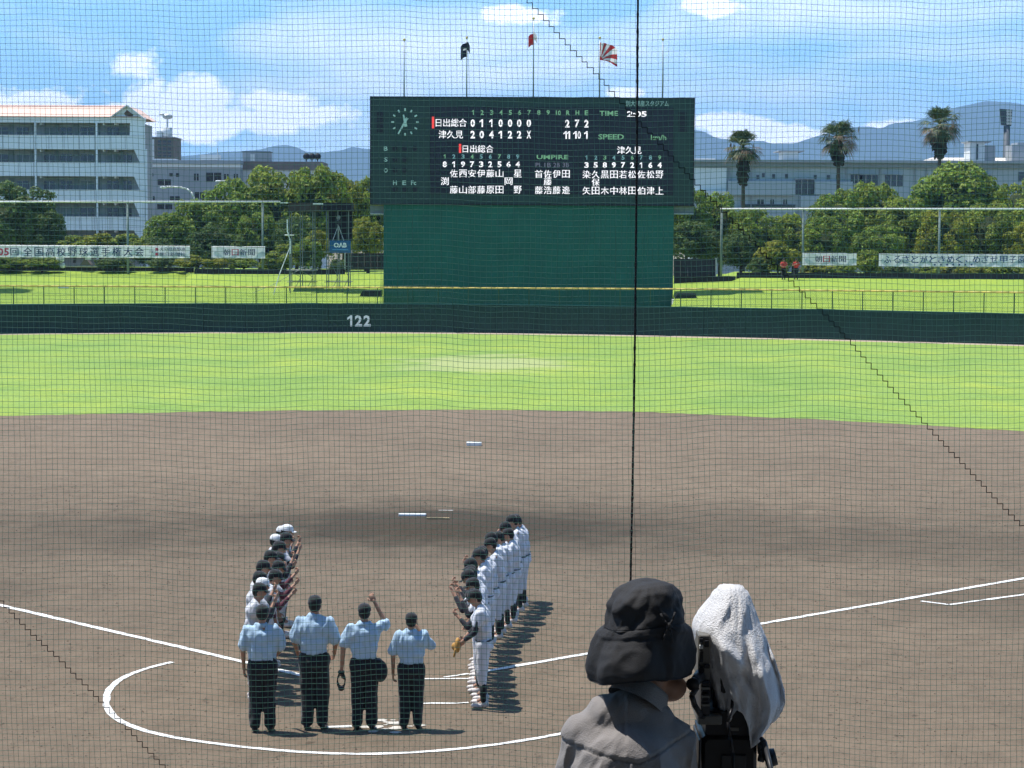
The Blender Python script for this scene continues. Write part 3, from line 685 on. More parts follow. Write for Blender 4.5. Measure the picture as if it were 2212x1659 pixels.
for k, (a, b) in enumerate(lv):
    mb = MB(); rectbox(mb, bx0, a, 313 if k else 314.5, b, AY, .22)
    ap.part('roof_fascia' if k == 0 else 'parapet', mb, M_conc)
    mb = MB(); rectbox(mb, bx0, b-.2-2.2, 306, b-.2, AY+.24, 1.95); ap.part('floor_slab', mb, M_pale)
    if k:
        mb = MB(); rectbox(mb, bx0, a-1.6, 313.5, a-.05, AY-.05, .32); ap.part('parapet_cap', mb, M_pale)
    for xg in range(bx0+30, 300, 33):   # panel joints of the parapet
        if k: mb = MB(); rectbox(mb, xg, a+.3, xg+.9, b-.3, AY-.025, .024); ap.part('joint_batten', mb, M_conc2)
for x in (-320, -188, -56, 77.5, 209.6):
    mb = MB(); rectbox(mb, x-1.7, 264.3, x+1.7, 640, AY-.12, .3); ap.part('column', mb, M_conc)
for k in range(5):
    y0, y1 = lv[k][1], lv[k+1][0]
    mb = MB()
    if k == 0: ppoly(mb, [(281, y0), (312.5, y0), (312.5, y1), (280, y1)], AY+.02, .2)
    else: ppoly(mb, [(289, y0), (312.5, y0), (312.5, y1), (302, y1)], AY+.02, .2)
    ap.part('end_wall', mb, M_conc)
    for q, (x, w) in enumerate(((-340, 24), (-300, 22), (-205, 24), (-160, 26), (-112, 24), (-60, 20), (-12, 29), (37, 24), (96, 22), (131, 24), (175, 28), (232, 24), (262, 22))):
        if x+w > 300: continue
        mb = MB(); rectbox(mb, x, y0+11.5, x+w, y1+1, AY+2.12, .06); w_ = ap.part('window', mb, M_glass if (q+k) % 4 else M_door)
        mb = MB(); rectbox(mb, x+w/2-.4, y0+11.7, x+w/2+.4, y1+.8, AY+2.07, .04); ap.part('frame', mb, M_pale, parent=w_)
    for x in (68, 118, 160, 206, 258, 20, -30, -90, -140):
        mb = MB(); rectbox(mb, x, y0+4, x+9, y1+1, AY+2.1, .08); ap.part('door', mb, M_door)
    for x in (86, 222, 247):
        mb = MB(); rectbox(mb, x, y0+.1, x+3.2, y0+6, AY+.3, 1.7); ap.part('beam_end', mb, M_pale)
# roof : ridge along x, and the gable facing the field
zr = P(150, 230, AY+4).z; ze = P(150, 252, AY).z; x0 = P(bx0, 250, AY).x; x1 = P(262, 240, AY).x; xe1 = P(312, 250, AY).x
mb = MB(); mb.add([(x0, AY-.4, ze), (xe1-.6, AY-.4, ze), (x1, AY+4.5, zr), (x0, AY+4.5, zr), (x0, AY+11, ze), (xe1-.6, AY+11, ze)], [(0, 1, 2, 3), (3, 2, 5, 4), (1, 5, 2), (0, 3, 4)])
ap.part('roof', mb, M_roof)
mb = MB(); mb.cyl((x0, AY+4.5, zr+.03), (x1, AY+4.5, zr+.03), .14, n=8); ap.part('ridge_cap', mb, M_roof)
mb = MB(); ppoly(mb, [(240, 252.5), (274, 229), (309, 252.5)], AY-.1, .25); gbl = ap.part('gable', mb, M_conc)
mb = MB(); ppoly(mb, [(236.5, 253), (274, 225.8), (274, 229), (240.5, 253)], AY-.6, .5); ap.part('verge_board', mb, M_pale)
mb = MB(); ppoly(mb, [(274, 225.8), (315, 258), (310, 258), (274, 229)], AY-.6, .5); ap.part('verge_board', mb, M_pale)
mb = MB(); ppoly(mb, [(268, 245), (274, 237.5), (288, 248), (285, 252), (270, 249)], AY-.16, .05); ap.part('gable_vent', mb, mat('vent_brown', (.14, .08, .06), .8), parent=gbl)
mb = MB(); mb.add([tuple(P(274, 228, AY-.3)), tuple(P(309, 254, AY-.3)), tuple(P(309, 254, AY-.3)+Vector((0, 9, 0))), tuple(P(274, 228, AY-.3)+Vector((0, 9, 0))), tuple(P(240, 254, AY-.3)), tuple(P(240, 254, AY-.3)+Vector((0, 9, 0)))], [(0, 1, 2, 3), (0, 3, 5, 4)]); ap.part('roof', mb, M_roof)
mb = MB(); rectbox(mb, 314, 322, 317.5, 640, AY+.1, .5); ap.part('drain_pipe', mb, M_conc)

def winblock(tt, wins, Y, m=M_glass, frame=True):
    for (a, b, c, d) in wins:
        mb = MB(); rectbox(mb, a, b, c, d, Y-.04, .1); w = tt.part('window', mb, m)
        if frame and c-a > 7:
            mb = MB(); rectbox(mb, (a+c)/2-.4, b, (a+c)/2+.4, d, Y-.07, .025); tt.part('frame', mb, M_pale, parent=w)
# second block, behind
CY2 = 300.0
b2 = Thing('apartment_block', (P(500, 520, CY2).x, CY2, 0), 'long flat-roofed grey apartment block behind the left trees, next to the gabled block', 'apartment block')
mb = MB(); rectbox(mb, 300, 361, 520, 640, CY2, 9); b2.part('wall', mb, M_conc2)
mb = MB(); rectbox(mb, 520.2, 367, 697, 640, CY2+3, 8); b2.part('wall', mb, M_pale)
mb = MB(); rectbox(mb, 298, 346, 520, 354, CY2-.6, 10); b2.part('roof', mb, M_conc2)
mb = MB(); rectbox(mb, 300, 354.2, 519, 360.8, CY2-.2, 9); b2.part('roof_band', mb, M_conc)
mb = MB(); rectbox(mb, 516, 349, 697, 366.8, CY2+2.6, 8.5); b2.part('roof', mb, mat('brown_parapet', (.20, .17, .15), .85, .2, .3))
mb = MB(); rectbox(mb, 325, 343, 377, 345.8, CY2-.5, 4); b2.part('roof_sheet', mb, M_white)
winblock(b2, [(325, 374, 331, 381), (366, 374, 373, 381), (380, 374, 387, 382), (341, 387.5, 369, 400), (325, 424, 334, 432), (367, 424, 388, 432), (340, 440, 372, 452), (325, 470, 334, 478),
              (419, 375, 429, 390), (445, 373, 478, 392), (484, 376, 494, 388), (505, 376, 514, 388), (421, 415, 441, 430), (452, 415, 480, 432), (536, 378, 548, 392), (560, 378, 575, 392), (600, 378, 618, 392), (640, 376, 655, 392), (672, 376, 686, 392)], CY2)
for (a, b_, c, d, nm, m) in ((524, 329, 582, 348.8, 'roof_hut', M_conc2), (522, 327, 584, 329, 'roof_hut_lid', M_black), (541, 333, 550, 348, 'hut_door', M_pale), (432, 334, 471, 345.8, 'roof_tank', M_pale)):
    mb = MB(); rectbox(mb, a, b_, c, d, CY2+(2.4 if nm != 'hut_door' else 2.3), 3 if nm != 'hut_door' else .08); b2.part(nm, mb, m)
mb = MB(); p = P(470, 334, CY2+3); mb.cyl(p, p+Vector((0, 0, .9)), .05, n=5); b2.part('aerial', mb, M_steel)
for k in range(3):
    mb = MB(); p = P(662+12*k, 349, CY2+5); mb.cyl(p, p+Vector((0, 0, .5)), .08, n=5); mb.ell(p+Vector((0, 0, .7)), (.5, .3, .45), 8, 6); b2.part('roof_unit', mb, M_black)
# tower
TY = 380.0
tw = Thing('tower_block', (P(349, 520, TY).x, TY, 0), 'narrow brown tower block rising beside the gabled apartment block', 'tower block')
M_tb = mat('tower_brown', (.17, .15, .13), .85, .15, .3)
mb = MB(); rectbox(mb, 320, 297, 377, 640, TY, 8); tw.part('wall', mb, M_tb)
mb = MB(); rectbox(mb, 321, 300, 334, 640, TY-.15, .14); tw.part('light_strip', mb, M_pale)
mb = MB(); rectbox(mb, 319, 295.5, 378, 297, TY-.4, 8.6); tw.part('roof', mb, M_conc2)
winblock(tw, [(341+10.5*i, 303+8*j, 348.5+10.5*i, 308+8*j) for i in range(3) for j in range(5)], TY, M_glass, False)
mb = MB(); c = P(360, 285, TY+3); mb.cyl((c.x, c.y, P(360, 295, TY+3).z), (c.x, c.y, P(360, 276, TY+3).z), .95, n=16); tw.part('water_tank', mb, M_pale, True)
mb = MB(); rectbox(mb, 338, 283, 349, 295.4, TY+2, 2); tw.part('stair_head', mb, M_pale)
mb = MB(); p = P(362, 276, TY+3); q = P(362, 252, TY+3); mb.cyl(p, q, .12, n=6); mb.ell(q, (.9, .5, .5), 8, 6); mb.ell(q+Vector((-1, 0, .4)), (.5, .3, .2), 8, 6); tw.part('aerial', mb, M_steel)

# right long building
RY = 236.0
rb = Thing('long_building', (P(1850, 520, RY).x, RY, 0), 'long flat-roofed grey building behind the right trees and palms', 'building')
M_rw = mat('blue_grey_wall', (.40, .46, .49), .85, .08, .15)
mb = MB(); rectbox(mb, 1495, 362, 2450, 640, RY+.9, 10); rb.part('wall', mb, M_rw)
mb = MB(); rectbox(mb, 1490, 346.5, 2460, 352, RY-.3, 12); rb.part('roof', mb, M_conc2)
mb = MB(); rectbox(mb, 1493, 352.2, 2455, 361.8, RY+.3, 11); rb.part('roof_band', mb, mat('fascia_grey', (.24, .29, .31), .8))
mb = MB(); rectbox(mb, 1496, 362.2, 1570, 412, RY+.75, .13); rb.part('light_wall', mb, M_conc)
mb = MB(); rectbox(mb, 1496, 412.2, 1572, 428, RY+.3, .6); rb.part('white_base', mb, M_pale)
for (a, b_, c, d) in ((1573, 391, 1718, 422), (1760, 392, 1842, 420), (1730, 423, 1770, 448), (1590, 449, 1718, 475)):
    mb = MB(); rectbox(mb, a, b_, c, d, RY+.25, .62); rb.part('balcony', mb, M_rw)
winblock(rb, [(1634, 378, 1640, 387), (1646, 374, 1652, 383), (1668, 376, 1674, 386), (1696, 376, 1702, 385.5), (1758, 378, 1764, 387), (1786, 378, 1793, 387.5), (1806, 378, 1812, 387), (1636, 431, 1650, 441), (1664, 431, 1672, 441), (1692, 431, 1700, 441), (1752, 431, 1760, 440)], RY+.9)
for (a, b_, c, d) in ((1719, 388, 1758, 421), (1838, 377, 1862, 396), (1858, 378, 1896, 402), (1912, 378, 1950, 402), (2200, 372, 2260, 392), (1600, 441.5, 1718, 448.5), (2060, 378, 2090, 400), (2110, 378, 2140, 400)):
    mb = MB(); rectbox(mb, a, b_, c, d, RY+.82, .1); o = rb.part('window', mb, M_glass)
    if d-b_ > 20 or c-a < 45:
        mb = MB(); rectbox(mb, a-1, b_-2.5, c+1, b_-.3, RY+.3, .5); rb.part('awning', mb, M_conc2)
        for f in (.33, .66):
            mb = MB(); xx = a+(c-a)*f; rectbox(mb, xx-.4, b_+.3, xx+.4, d-.3, RY+.78, .03); rb.part('frame', mb, M_pale, parent=o)
    if a == 1912:
        pass
for x in (1575, 1600, 1622, 1810, 1826, 1900, 1975, 2000, 2045):
    mb = MB(); rectbox(mb, x, 362.5, x+1.6, 470, RY+.7, .18); rb.part('drain_pipe', mb, M_conc2)
mb = MB(); rectbox(mb, 1692, 327, 1724, 346.3, RY+3, 4); rb.part('roof_hut', mb, M_pale)
mb = MB(); rectbox(mb, 1682, 325, 1738, 327, RY+2.6, 5); rb.part('roof_hut_lid', mb, M_conc2)
mb = MB(); p0, p1 = P(1500, 344, RY+2), P(1545, 344, RY+2); mb.cyl(p0, p1, .05, n=6); [mb.cyl(P(x, 346.4, RY+2), P(x, 343.5, RY+2), .04, n=5) for x in (1500, 1515, 1530, 1545)]; rb.part('roof_rail', mb, M_steelw)
# pale-roofed hall behind on the right
HYY = 262.0
hl = Thing('hall', (P(2120, 520, HYY).x, HYY, 0), 'pale-roofed hall with rooftop blocks showing above the long right building', 'building')
mb = MB(); a = P(1965, 347, HYY); c = P(2460, 347, HYY); r1 = P(2020, 339, HYY+6)
mb.add([(a.x, HYY, a.z-1), (c.x, HYY, a.z-1), (c.x, HYY+8, r1.z), (r1.x, HYY+8, r1.z), (c.x, HYY+16, a.z-1), (a.x, HYY+16, a.z-1)], [(0, 1, 2, 3), (3, 2, 4, 5), (0, 3, 5)])
hl.part('roof', mb, mat('pale_roof', (.70, .66, .60), .7))
mb = MB(); mb.box((a.x+.2, HYY+.3, 0), (c.x-.2, HYY+15.7, a.z-1.01)); hl.part('wall', mb, M_conc2)
for (x0, y0, x1, y1, m, YY, nm) in ((2095.5, 307.5, 2127, 349, M_pale, HYY+1, 'stair_tower'), (2127.3, 314, 2150, 347, M_conc2, HYY+3, 'plant_room'), (2186, 313, 2290, 347, M_conc2, HYY+3, 'plant_room'), (2198, 308, 2225, 312.8, M_conc2, HYY+4, 'tank')):
    mb = MB(); rectbox(mb, x0, y0, x1, y1, YY, 3.5); hl.part(nm, mb, m)
mb = MB(); rectbox(mb, 2091, 304.5, 2142, 307.3, HYY+.6, 4); hl.part('stair_tower_lid', mb, M_conc2)
mb = MB(); rectbox(mb, 2109, 311, 2113, 345, HYY+.9, .09); hl.part('window', mb, M_glass)
# floodlight tower
LYY = 290.0
fl = Thing('floodlight_tower', (P(2173, 520, LYY).x, LYY, 0), 'floodlight tower with a rack of lamps above the right-hand hall', 'floodlight')
p0, p1 = P(2172.5, 400, LYY), P(2172.5, 272, LYY); mb = MB(); mb.cyl((p0.x, LYY, 0), (p0.x, LYY, p1.z), .62, .42, 12); fl.part('mast', mb, mat('mast_grey', (.09, .11, .13), .6), True)
mb = MB(); ppoly(mb, [(2160.5, 235), (2187, 237), (2184.5, 272), (2163.5, 270)], LYY-.1, .5); rk = fl.part('rack', mb, mat('rack_green', (.05, .08, .08), .6))
for j in range(5):
    for i in range(4):
        p = P(2165.5+5.6*i, 240+6.6*j, LYY-.3); mb = MB(); mb.cyl((p.x, p.y, p.z), (p.x, p.y+.3, p.z), .20, .12, 10); fl.part('lamp', mb, mat('lamp_lens', (.45, .48, .45), .2) if i > 1 else M_glass, parent=rk)
# street lamp
SY = 196.0
sl = Thing('street_lamp', P(421, 600, SY), 'white street lamp with a long curved arm over the left trees', 'street lamp')
pts = [P(x, y, SY) for x, y in ((421, 600), (421, 440), (419, 426), (413, 415), (404, 408), (390, 404.5), (373, 403.5), (360, 403.5))]
mb = MB(); mb.tube(pts, .075, 8); sl.part('pole', mb, M_steelw, True)
mb = MB(); a = P(353, 404.5, SY); mb.ell(a, (.32, .16, .11), 12, 8); sl.part('lamp_head', mb, M_white, True)
sl2 = Thing('street_lamp', P(507, 600, SY), 'small white street lamp head poking out of the trees right of the curved lamp', 'street lamp')
pts = [P(507, 600, SY), P(507, 397, SY), P(500, 392, SY), P(478, 391, SY)]; mb = MB(); mb.tube(pts, .06, 6); sl2.part('pole', mb, M_steel, True)
mb = MB(); mb.ell(P(472, 391.5, SY), (.3, .15, .09), 10, 6); sl2.part('lamp_head', mb, M_white, True)

# ------------------------------------------------------------------ trees
def leafmat(name, a, b, tr=.34): return mat(name, a, .6, .2, .6, spec=.25, col2=b, trans=tr, island=.8)
ML = {'mid': leafmat('leaf_mid', (.17, .26, .040), (.30, .38, .060)), 'dark': leafmat('leaf_dark', (.085, .15, .040), (.15, .22, .055)), 'bright': leafmat('leaf_bright', (.22, .27, .030), (.38, .38, .045)),
      'olive': leafmat('leaf_olive', (.19, .26, .038), (.36, .42, .060))}
M_bark = mat('bark', (.075, .06, .045), .9, .3, 4, bump=.4)
M_darkcore = mat('dark_crown_core', (.040, .058, .018), .9, .3, 2)
def crown_mesh(seed, nl=120, nleaf=11500, size=.052, lobe=(.12, .23), flat=.0):
    R = random.Random(seed); v = []; f = []; lobes = []
    for k in range(nl):
        while True:
            d = Vector((R.gauss(0, 1), R.gauss(0, 1), R.gauss(0, 1))).normalized()
            if d.z > -.75: break
        rr = R.uniform(.35, .86) if k > nl*.6 else R.uniform(.74, .92)
        lr = R.uniform(*lobe); lobes.append((d*rr*Vector((1, 1, 1)).x, lr))
    tot = sum(l[1]**2 for l in lobes)
    for c, lr in lobes:
        n = int(nleaf*lr*lr/tot)
        for _ in range(n):
            d = Vector((R.gauss(0, 1), R.gauss(0, 1), R.gauss(.7, .8))).normalized()
            p = c+d*lr*R.uniform(.80, 1.08)+Vector((R.gauss(0, .012), R.gauss(0, .012), R.gauss(0, .012)))
            nn = (d+Vector((R.gauss(0, .38), R.gauss(0, .38), R.gauss(.15, .38)))).normalized()
            a = nn.orthogonal().normalized(); b_ = nn.cross(a); t = R.uniform(0, 6.28)
            a, b_ = a*math.cos(t)+b_*math.sin(t), b_*math.cos(t)-a*math.sin(t)
            s = size*R.uniform(.55, 1.25); L = len(v)
            v += [tuple(p-a*s), tuple(p-b_*s*.55+nn*s*.15), tuple(p+a*s), tuple(p+b_*s*.55+nn*s*.15)]; f.append((L, L+1, L+2, L+3))
    me = bpy.data.meshes.new('crown'); me.from_pydata(v, [], f); me.update(); return me
CR = [crown_mesh(s) for s in (1, 2, 3, 4, 5)]
CRb = [crown_mesh(s, 40, 4200, .085, (.20, .34)) for s in (11, 12, 13)]
def recol(me, m):
    c = me.copy(); c.materials.append(m); return c
CM = {(i, k): recol(CR[i], ML[k]) for i in range(5) for k in ML}
CMb = {(i, k): recol(CRb[i], ML[k]) for i in range(3) for k in ML}
def inner_core():  # solid dark core, its colour giving the crown a shaded interior
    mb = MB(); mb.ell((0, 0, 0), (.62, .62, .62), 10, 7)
    mb.v = [tuple(Vector(p)*(1+.25*noise.noise(Vector(p)*4))) for p in mb.v]; return mb.mesh('inner_core', M_darkcore)
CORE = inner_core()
tidx = 0
def tree(px, ytop, hw, Y, ybot, kind, label, name='broadleaf_tree', bush=False, group='trees behind the outfield bank'):
    global tidx; tidx += 1
    hw *= 1.1; s = Y/F; top = P(px, ytop, Y); bot = P(px, ybot, Y); hh = (top.z-bot.z)/2*1.03; r = hw*s; c = Vector((top.x, Y, (top.z+bot.z)/2)); g0 = max(0.3, bot.z-1.2) if not bush else bot.z-.3
    tt = Thing(name, (c.x, Y, g0), label, 'bush' if bush else 'tree', group)
    lib = CMb if bush else CM; me = lib[(tidx % (3 if bush else 5), kind)]
    o = tt.data('crown', me, loc=c-tt.loc); dep = max(r*.9, hh*.8); o.scale = (r, dep, hh); o.rotation_euler = (0, 0, (tidx*2.4) % 6.28) if abs(r-dep) < r*.35 else (0, 0, 0 if tidx % 2 else math.pi)
    k = tt.data('dark_core', CORE, loc=c-tt.loc); k.scale = (r, dep, hh)
    mb = MB(); rr = .11 if bush else max(.16, r*.07)
    mb.cyl((c.x, Y, g0), (c.x+.1, Y, c.z), rr, rr*.6, 8)
    for q in range(4):
        a = q*1.7+tidx; mb.cyl((c.x+.05, Y, c.z-hh*.5), (c.x+math.cos(a)*r*.5, Y+math.sin(a)*r*.4, c.z+hh*.15), rr*.5, rr*.2, 6)
    tt.part('trunk', mb, M_bark)
    return tt
TL = [
 (45, 393, 88, 184, 560, 'dark', 'large dark evergreen at the far left in front of the apartment balconies'),
 (95, 455, 50, 182, 566, 'dark', 'lower dark tree between the big far-left evergreen and the balcony columns'),
 (365, 462, 58, 186, 580, 'mid', 'green tree just right of the gabled block, under the curved street lamp'),
 (425, 432, 62, 189, 575, 'mid', 'green tree behind the short left banner, right of the curved lamp'),
 (500, 396, 75, 192, 575, 'mid', 'tall green tree on the left slope of the biggest crown'),
 (592, 361, 92, 195, 575, 'olive', 'tallest broad camphor tree left of the scoreboard'),
 (678, 361, 62, 193, 575, 'olive', 'tall tree with a high crest right of the broadest left crown'),
 (742, 386, 46, 196, 575, 'bright', 'yellow-green tree between the tall crest and the scoreboard'),
 (790, 384, 46, 198, 575, 'olive', 'tree touching the left edge of the scoreboard'),
 (335, 515, 46, 181, 583, 'dark', 'low dark tree behind the right end of the long left banner'),
 (470, 482, 60, 183, 583, 'dark', 'dark low tree directly over the short left banner'),
 (560, 460, 52, 185, 583, 'mid', 'mid-height tree behind the right post of the left fence'),
 (640, 470, 50, 183, 583, 'dark', 'dark low tree behind the scaffold mast'),
 (795, 470, 40, 184, 565, 'bright', 'bright yellow-green tree between scaffold and green backscreen'),
 (1483, 410, 48, 184, 572, 'mid', 'tree touching the right edge of the scoreboard'),
 (1556, 417, 62, 187, 585, 'mid', 'rounded green tree at the left post of the right fence'),
 (1500, 478, 52, 181, 575, 'dark', 'dark low tree above the right grey board fence'),
 (1632, 452, 52, 184, 590, 'mid', 'green tree below the leftmost palm'),
 (1714, 463, 56, 186, 592, 'olive', 'tree behind the two people in red'),
 (1600, 505, 50, 180, 592, 'dark', 'dark low tree left of the two people in red'),
 (1815, 410, 66, 190, 590, 'mid', 'green tree under the middle palm'),
 (1890, 395, 64, 193, 590, 'olive', 'yellowish green tree between the middle and the right palm'),
 (1780, 468, 52, 183, 593, 'mid', 'low tree above the short right banner'),
 (1960, 428, 62, 188, 592, 'olive', 'tree left of the large round dome of foliage'),
 (2078, 362, 112, 199, 560, 'mid', 'largest round dome-shaped tree below the right palm'),
 (2205, 386, 62, 195, 575, 'olive', 'tree at the right edge of the photo in front of the long building'),
 (2040, 455, 62, 184, 596, 'bright', 'light green tree at the rightmost fence post, left side'),
 (2140, 440, 66, 186, 596, 'olive', 'light green tree above the slogan banner'),
 (1900, 488, 56, 182, 596, 'mid', 'low green tree at the left end of the slogan banner'),
 (2235, 478, 60, 183, 596, 'bright', 'yellow-green low tree at the right edge above the slogan banner'),
 (-60, 420, 80, 190, 580, 'dark', 'dark tree crossing the left edge behind the long banner'),
]
for (px, yt, hw, Y, yb, k, lab) in TL: tree(px, yt, hw, Y, yb, k, lab)
BL = [
 (20, 556, 46, 176.6, 583, 'mid'), (90, 557, 40, 176.6, 583, 'mid'), (160, 512, 34, 180.5, 560, 'olive'), (215, 504, 38, 180.5, 560, 'bright'), (272, 506, 40, 180.5, 562, 'olive'), (318, 528, 26, 180, 562, 'bright'),
 (245, 558, 38, 177, 582, 'dark'), (345, 557, 30, 177, 583, 'dark'), (410, 553, 34, 176.8, 583, 'bright'), (460, 559, 34, 176.8, 583, 'bright'), (525, 556, 34, 176.8, 585, 'mid'), (615, 532, 32, 177, 590, 'olive'), (665, 515, 34, 177.5, 590, 'mid'), (690, 500, 22, 178, 575, 'bright'), (590, 550, 28, 176.8, 590, 'mid'), (735, 560, 22, 177, 592, 'dark'),
 (1680, 522, 42, 177.5, 600, 'bright'), (1640, 560, 26, 177, 602, 'dark'), (1765, 568, 34, 177, 603, 'bright'), (1822, 569, 30, 177, 603, 'mid'), (1880, 545, 30, 177.5, 604, 'olive'), (1940, 572, 32, 177, 606, 'dark'), (2075, 569, 46, 177, 607, 'bright'), (2000, 574, 32, 177, 606, 'mid'), (2160, 570, 40, 177, 608, 'olive'), (2230, 568, 36, 177, 608, 'mid'),
]
BLAB = ['low hedge bush under the left end of the long banner', 'low hedge bush under the second character group of the long banner', 'bush above the long banner at the foot of the dark evergreens', 'yellowish bush below the gabled block\'s balconies', 'olive bush beneath the last balcony column', 'small bright bush at the right corner of the gabled block',
 'dark shrub right of the small grey shed roof', 'dark shrub under the small lettering of the long banner', 'bright yellow bush in the gap between the two left banners', 'bright bush below the short left banner', 'green bush below the right end of the short left banner', 'olive bush left of the scaffold mast, behind the low wall', 'green bush just behind the scaffold', 'bright bush left of the blue sign', 'green bush beside the right post of the left fence', 'dark bush below the blue sign',
 'yellow-green bush right behind the two people in red', 'dark bush left of the two people in red', 'bright bush under the short right banner', 'green bush under the right end of the short right banner', 'olive bush in the gap between the two right banners', 'dark shrub under the left end of the slogan banner', 'yellow bush under the middle of the slogan banner', 'green shrub left of the rightmost fence post', 'olive bush under the later half of the slogan banner', 'green bush under the slogan banner at the right edge']
for (a, lab) in zip(BL, BLAB): tree(*a, lab, name='bush', bush=True, group='bushes behind the low wall')

# palms
M_frond = mat('palm_frond', (.05, .085, .02), .5, .2, 1, col2=(.12, .15, .035), island=.8, trans=.15); M_dead = mat('dead_frond', (.20, .13, .075), .8, .2, 1, col2=(.34, .24, .15), island=.6); M_skirt = mat('old_frond_skirt', (.045, .042, .022), .9, .3, 1, island=.7)
M_seed = mat('palm_blossom', (.62, .58, .40), .7)
def fan(mb, base, d, L, spread, R, nleaf=15, w=.07):
    d = d.normalized(); side = d.cross(Vector((0, 0, 1))); side = side.normalized() if side.length > .1 else Vector((1, 0, 0)); upv = side.cross(d)
    hub = base+d*L*.42+Vector((0, 0, -.04)); mb.cyl(base, hub, .03, .018, 4, False)
    for i in range(nleaf):
        a = (i/(nleaf-1)-.5)*spread; q = (d*math.cos(a)+side*math.sin(a)).normalized(); ll = L*.62*(1-.25*abs(a)/spread)*R.uniform(.85, 1.1)
        m_ = hub+q*ll*.6+upv*.03; e = hub+q*ll+Vector((0, 0, -.30*ll*R.uniform(.6, 1.5))); n_ = q.cross(upv).normalized()*w*.5
        mb.add([hub, m_+n_, e, m_-n_], [(0, 1, 2, 3)])
def palm(px, ycr, rpx, Y, ytrunk, skirt, seed, label, z0=0):
    R = random.Random(seed); s = Y/F; c = P(px, ycr, Y); r = rpx*s*1.18; tt = Thing('palm_tree', (c.x, Y, z0), label, 'palm tree', 'fan palms in front of the right building')
    mb = MB(); mb.tube([(c.x+.1, Y, z0), (c.x+.05, Y, c.z*.5), (c.x, Y, c.z)], [.26, .2, .16], 10); tt.part('trunk', mb, M_bark, True)
    mb = MB()
    for k in range(44):
        el_ = R.uniform(-.75, 1.4); a = R.uniform(0, 6.28); d = Vector((math.cos(a)*math.cos(el_), math.sin(a)*math.cos(el_), math.sin(el_))); fan(mb, c, d, r*R.uniform(.95, 1.2), 2.1, R, 15, .10)
    tt.part('crown', mb, M_frond, label='green fan fronds')
    mb = MB()
    for k in range(14):
        el_ = R.uniform(-.9, .1); a = R.uniform(0, 6.28); d = Vector((math.cos(a)*math.cos(el_), math.sin(a)*math.cos(el_), math.sin(el_))); fan(mb, c, d, r*1.15, 1.4, R, 12, .07)
    for k in range(9):
        a = R.uniform(0, 6.28); d = Vector((math.cos(a), math.sin(a)*.6, R.uniform(-.1, .6))); p = c+d*r*R.uniform(.5, .95)
        for q in range(9): mb.cyl(p, p+Vector((R.uniform(-.15, .15), R.uniform(-.1, .1), -R.uniform(.4, .95)))*r*.6, .018, .006, 3, False)
    tt.part('dry_fronds', mb, M_dead, label='tan drooping dry fronds')
    mb = MB()
    for k in range(70):
        a = R.uniform(0, 6.28); zz = c.z-R.uniform(0.05, skirt)*s; rr = r*.42*(1-.55*(c.z-zz)/(skirt*s+.01)); d = Vector((math.cos(a), math.sin(a), 0)); p = Vector((c.x, Y, zz))
        e = p+d*rr*R.uniform(.7, 1.2)+Vector((0, 0, -r*.55)); side = Vector((-d.y, d.x, 0))*r*.13
        mb.add([p-side*.4, p+side*.4, e+side, e+side*.1+Vector((0, 0, -.15)), e-side], [(0, 1, 2, 3, 4)])
    tt.part('old_frond_skirt', mb, M_skirt)
    mb = MB(); p = c+Vector((r*.22, -r*.45, -r*.25))
    for q in range(14): mb.cyl(p, p+Vector((R.uniform(-.3, .3), R.uniform(-.2, 0), -R.uniform(.2, .7)))*r*.7, .03, .012, 4, False)
    tt.part('blossom', mb, M_seed); return tt
palm(1606, 317, 38, 214, 430, 58, 21, 'left fan palm with a long dark skirt of old fronds, nearest the scoreboard')
palm(1812, 297, 40, 214, 400, 34, 22, 'middle fan palm with dry tan fronds around the crown')
palm(2031, 272, 42, 214, 380, 42, 23, 'right fan palm with a slim trunk standing before the highest hill')
p = P(-75, 430, 166)
palm(-78, 340, 46, 163, 600, 40, 24, 'fan palm just outside the left edge throwing its shadow on the bank', 2)

